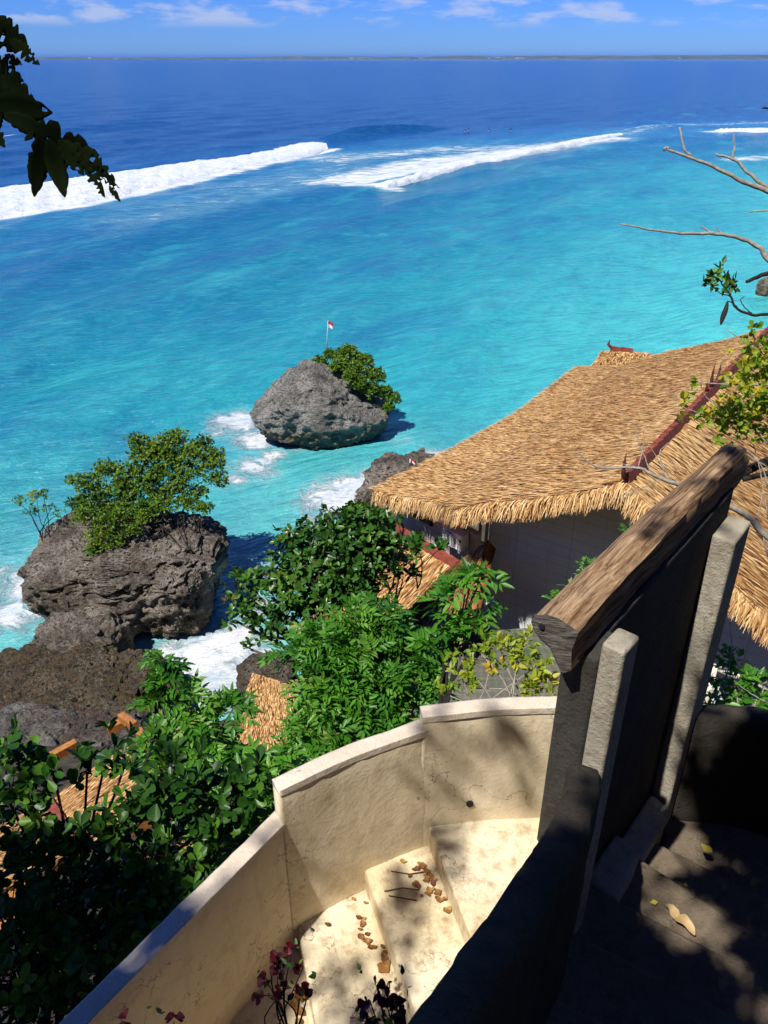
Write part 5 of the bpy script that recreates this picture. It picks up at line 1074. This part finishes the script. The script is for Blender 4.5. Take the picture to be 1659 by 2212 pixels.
def shade_from(Pg, skip):
    shade.append(Pg[~skip])
# right hand flight, dark except for one sunny patch and scattered flecks
n_ = 15000; xy = np.c_[RNG.uniform(.3, 3.8, n_), RNG.uniform(.5, 4.7, n_)]; dsl = (xy - np.array([.35, 1.05])) @ nrm(np.array([.62, .78]))
zz = np.interp(dsl, [-1, 0, 4.1], [-3.4, -3.8, -5.35]); Pg = np.c_[xy, H + zz]; px, py, s_ = project(Pg)
pcen = np.interp(xy[:, 1], [.5, .72, 1.29, 1.86, 2.42, 2.80, 3.02, 4.7], [.0, -.05, .24, .56, .88, 1.08, 1.2, 2.2]); sk0 = xy[:, 0] < pcen + .10
sk = sk0 | inside(px, py, SUNNY[0]) | inside(px, py, SUNNY[1]); cl_ = clump(xy, 2.6, 1.0); sk |= (cl_ > .30) & (px > 1430); shade_from(Pg, sk)
# far dark parapet and the wall beside it
n_ = 2600; Pg = np.c_[RNG.uniform(2.35, 4.2, n_), RNG.uniform(3.9, 4.5, n_), H + RNG.uniform(-5.2, -4.2, n_)]; shade_from(Pg, clump(Pg, 3, 5.0) > .42)
# top and near face of the curved parapet
n_ = 3400; f_ = RNG.random(n_); cpa = np.array(cp)[2:]; cx_ = np.interp(f_, np.linspace(0, 1, len(cpa)), cpa[:, 0]); cyy = np.interp(f_, np.linspace(0, 1, len(cpa)), cpa[:, 1])
dz = RNG.random(n_) ** 1.5 * .5; Pg = np.c_[cx_ + RNG.uniform(-.02, .20, n_) + dz * .2, cyy + RNG.uniform(-.06, .06, n_), H + np.interp(f_, [0, 1], [-2.2, -3.25]) - dz]; shade_from(Pg, (f_ > .985) | (clump(Pg, 4, 2.0) > .55))
# lower part of the cream wall top and the bushes below it
n_ = 1500; f_ = RNG.random(n_); Pg = np.c_[-.75 - 1.3 * f_ + RNG.uniform(-.1, .1, n_), 2.58 - 1.85 * f_ + RNG.uniform(-.1, .1, n_), np.full(n_, H - 3.56)]; shade_from(Pg, clump(Pg, 3.2, 8.0) > .05)
n_ = 16000; Pg = np.array([at_d(x, y, s_) for x, y, s_ in zip(RNG.uniform(-150, 560, n_), RNG.uniform(1800, 2400, n_), RNG.uniform(4.6, 6.2, n_))]); px, py, s_ = project(Pg); lim = np.interp(px, [0, 250, 560], [1860, 1910, 1960]); shade_from(Pg, (py < lim + 130 * clump(Pg, 2.0, 4.0)) | (clump(Pg, 2.2, 9.0) > .30))
flecks = []
# soft flecks on the cream steps, the wall and the log
for x, y, z, r_, k in [(.36, 3.2, -4.1, .07, 60), (.34, 3.05, -4.1, .05, 30), (.15, 3.0, -4.28, .06, 40), (.05, 2.72, -4.28, .07, 50), (-.25, 2.5, -4.46, .10, 70), (.05, 2.3, -4.46, .08, 60), (.36, 3.31, -3.5, .03, 9), (.36, 3.31, -3.8, .03, 9), (.72, 3.36, -3.4, .03, 12), (.74, 3.36, -3.7, .03, 12), (.28, 3.3, -3.25, .03, 3), (.62, 3.36, -3.2, .03, 3), (-.5, 2.2, -4.64, .12, 90), (2.35, 4.75, -2.36, .10, 90), (2.0, 4.35, -2.36, .05, 22), (1.62, 3.92, -2.36, .06, 26), (-.62, 2.72, -3.56, .05, 20), (2.1, 3.6, -4.95, .04, 20)]:
    Pg = rel(x, y, z) + r_ * RNG.normal(size=(k // 3 + 2, 3)); flecks.append(Pg + 0)
n_ = 1100; shade.append(np.array([at_d(x, y, 2.3) for x, y in zip(RNG.uniform(-60, 280, n_), RNG.uniform(20, 450, n_))]))
n_ = 330; shade.append(np.array([at_d(x, y, 3.3) for x, y in zip(RNG.uniform(535, 675, n_), RNG.uniform(2030, 2240, n_))])); shade.append(np.array([at_d(x, y, 3.0) for x, y in zip(RNG.uniform(770, 900, n_), RNG.uniform(2120, 2260, n_))]))
nsh = sum(map(len, shade)); shade = np.concatenate(shade + flecks)
LIT = [(rel(1.17, 3.10, -2.5), .15), (rel(1.14, 3.06, -2.9), .13), (rel(1.10, 3.02, -3.2), .10), (rel(1.13, 3.04, -2.7), .13), (rel(1.0, 3.15, -2.36), .14), (rel(1.2, 3.45, -2.36), .14), (rel(1.42, 3.7, -2.36), .13), (rel(1.82, 4.12, -2.36), .12), (rel(2.25, 4.2, -2.7), .12), (rel(2.25, 4.2, -3.4), .12), (rel(2.25, 4.2, -4.1), .12), (rel(2.25, 4.2, -4.8), .11), (rel(2.1, 4.0, -5.1), .12),
       (rel(.6, 2.9, -4.1), .18), (rel(.72, 3.15, -4.1), .14), (rel(.5, 2.6, -4.1), .17), (rel(-.3, 2.75, -4.46), .12), (rel(.25, 2.6, -4.28), .12), (rel(-.10, 3.15, -3.6), .12)]
LQ = np.array([l[0] for l in LIT]); LR = np.array([l[1] for l in LIT]); n_ = len(shade)
P = shade + SUN * RNG.uniform(9.5, 13.5, n_)[:, None]; fleck = np.arange(n_) >= nsh
CREAM = [(560, 2212), (625, 1990), (640, 1700), (930, 1520), (1195, 1510), (1180, 1800), (1075, 1960), (1000, 2040), (860, 2180)]
badc = np.zeros(n_, bool)
for zl in (-4.15, -4.4, -3.8, -3.45):
    Gd = P - SUN * ((P[:, 2] - (H + zl)) / SUN[2])[:, None]; gx_, gy_, gs_ = project(Gd); badc |= inside(gx_, gy_, CREAM) & (Gd[:, 0] < np.interp(Gd[:, 1], [1.29, 1.86, 2.42, 2.80, 3.02, 3.3], [.2, .5, .82, 1.0, 1.1, 1.2]) - .05)

rel_ = P[:, None] - LQ[None]; al = rel_ @ SUN; dist_ = np.linalg.norm(rel_ - al[..., None] * SUN, axis=2)
for zl in (-4.75, -4.95, -5.15):
    Gd = P - SUN * ((P[:, 2] - (H + zl)) / SUN[2])[:, None]; gx_, gy_, gs_ = project(Gd); badc |= inside(gx_, gy_, SUNNY[0]) | inside(gx_, gy_, SUNNY[1])
P = P[fleck | ~(((dist_ < LR[None] + .03).any(1) | badc) & (RNG.random(n_) < .985))]
px, py, s_ = project(P); P = P[~((s_ > .05) & (px > -300) & (px < 1960) & (py > -400))]
Lv.add(P, rand_dir(len(P)) * np.array([1, 1, .5]), nrm(SUN + .6 * RNG.normal(size=(len(P), 3))), .15 * RNG.uniform(.7, 1.3, len(P)), .072, RNG.random(len(P)))
tips = [P[k] for k in range(0, len(P), max(1, len(P) // 60))]
link('foliage', Lv.mesh('foliage', 'lance'), M['leaf_canopy'], ct)
base = rel(-3.6, -3.4, .2); fork = rel(-3.6, -3.0, 3.6); mb.tube(spline([base, rel(-3.5, -3.2, 1.6), fork], 10), np.linspace(.2, .13, 10), 10)
for k in range(0, len(tips), 3):
    c = tips[k]; px, py, s = project(c)
    if s > 0 and py > -250: continue
    mb.tube(spline([fork, fork * .5 + c * .5 + np.array([0, 0, .5]), c + np.array([0, 0, .15])], 9), np.linspace(.03, .006, 9), 5)
mb.build('trunk', M['bark'], ct, True)
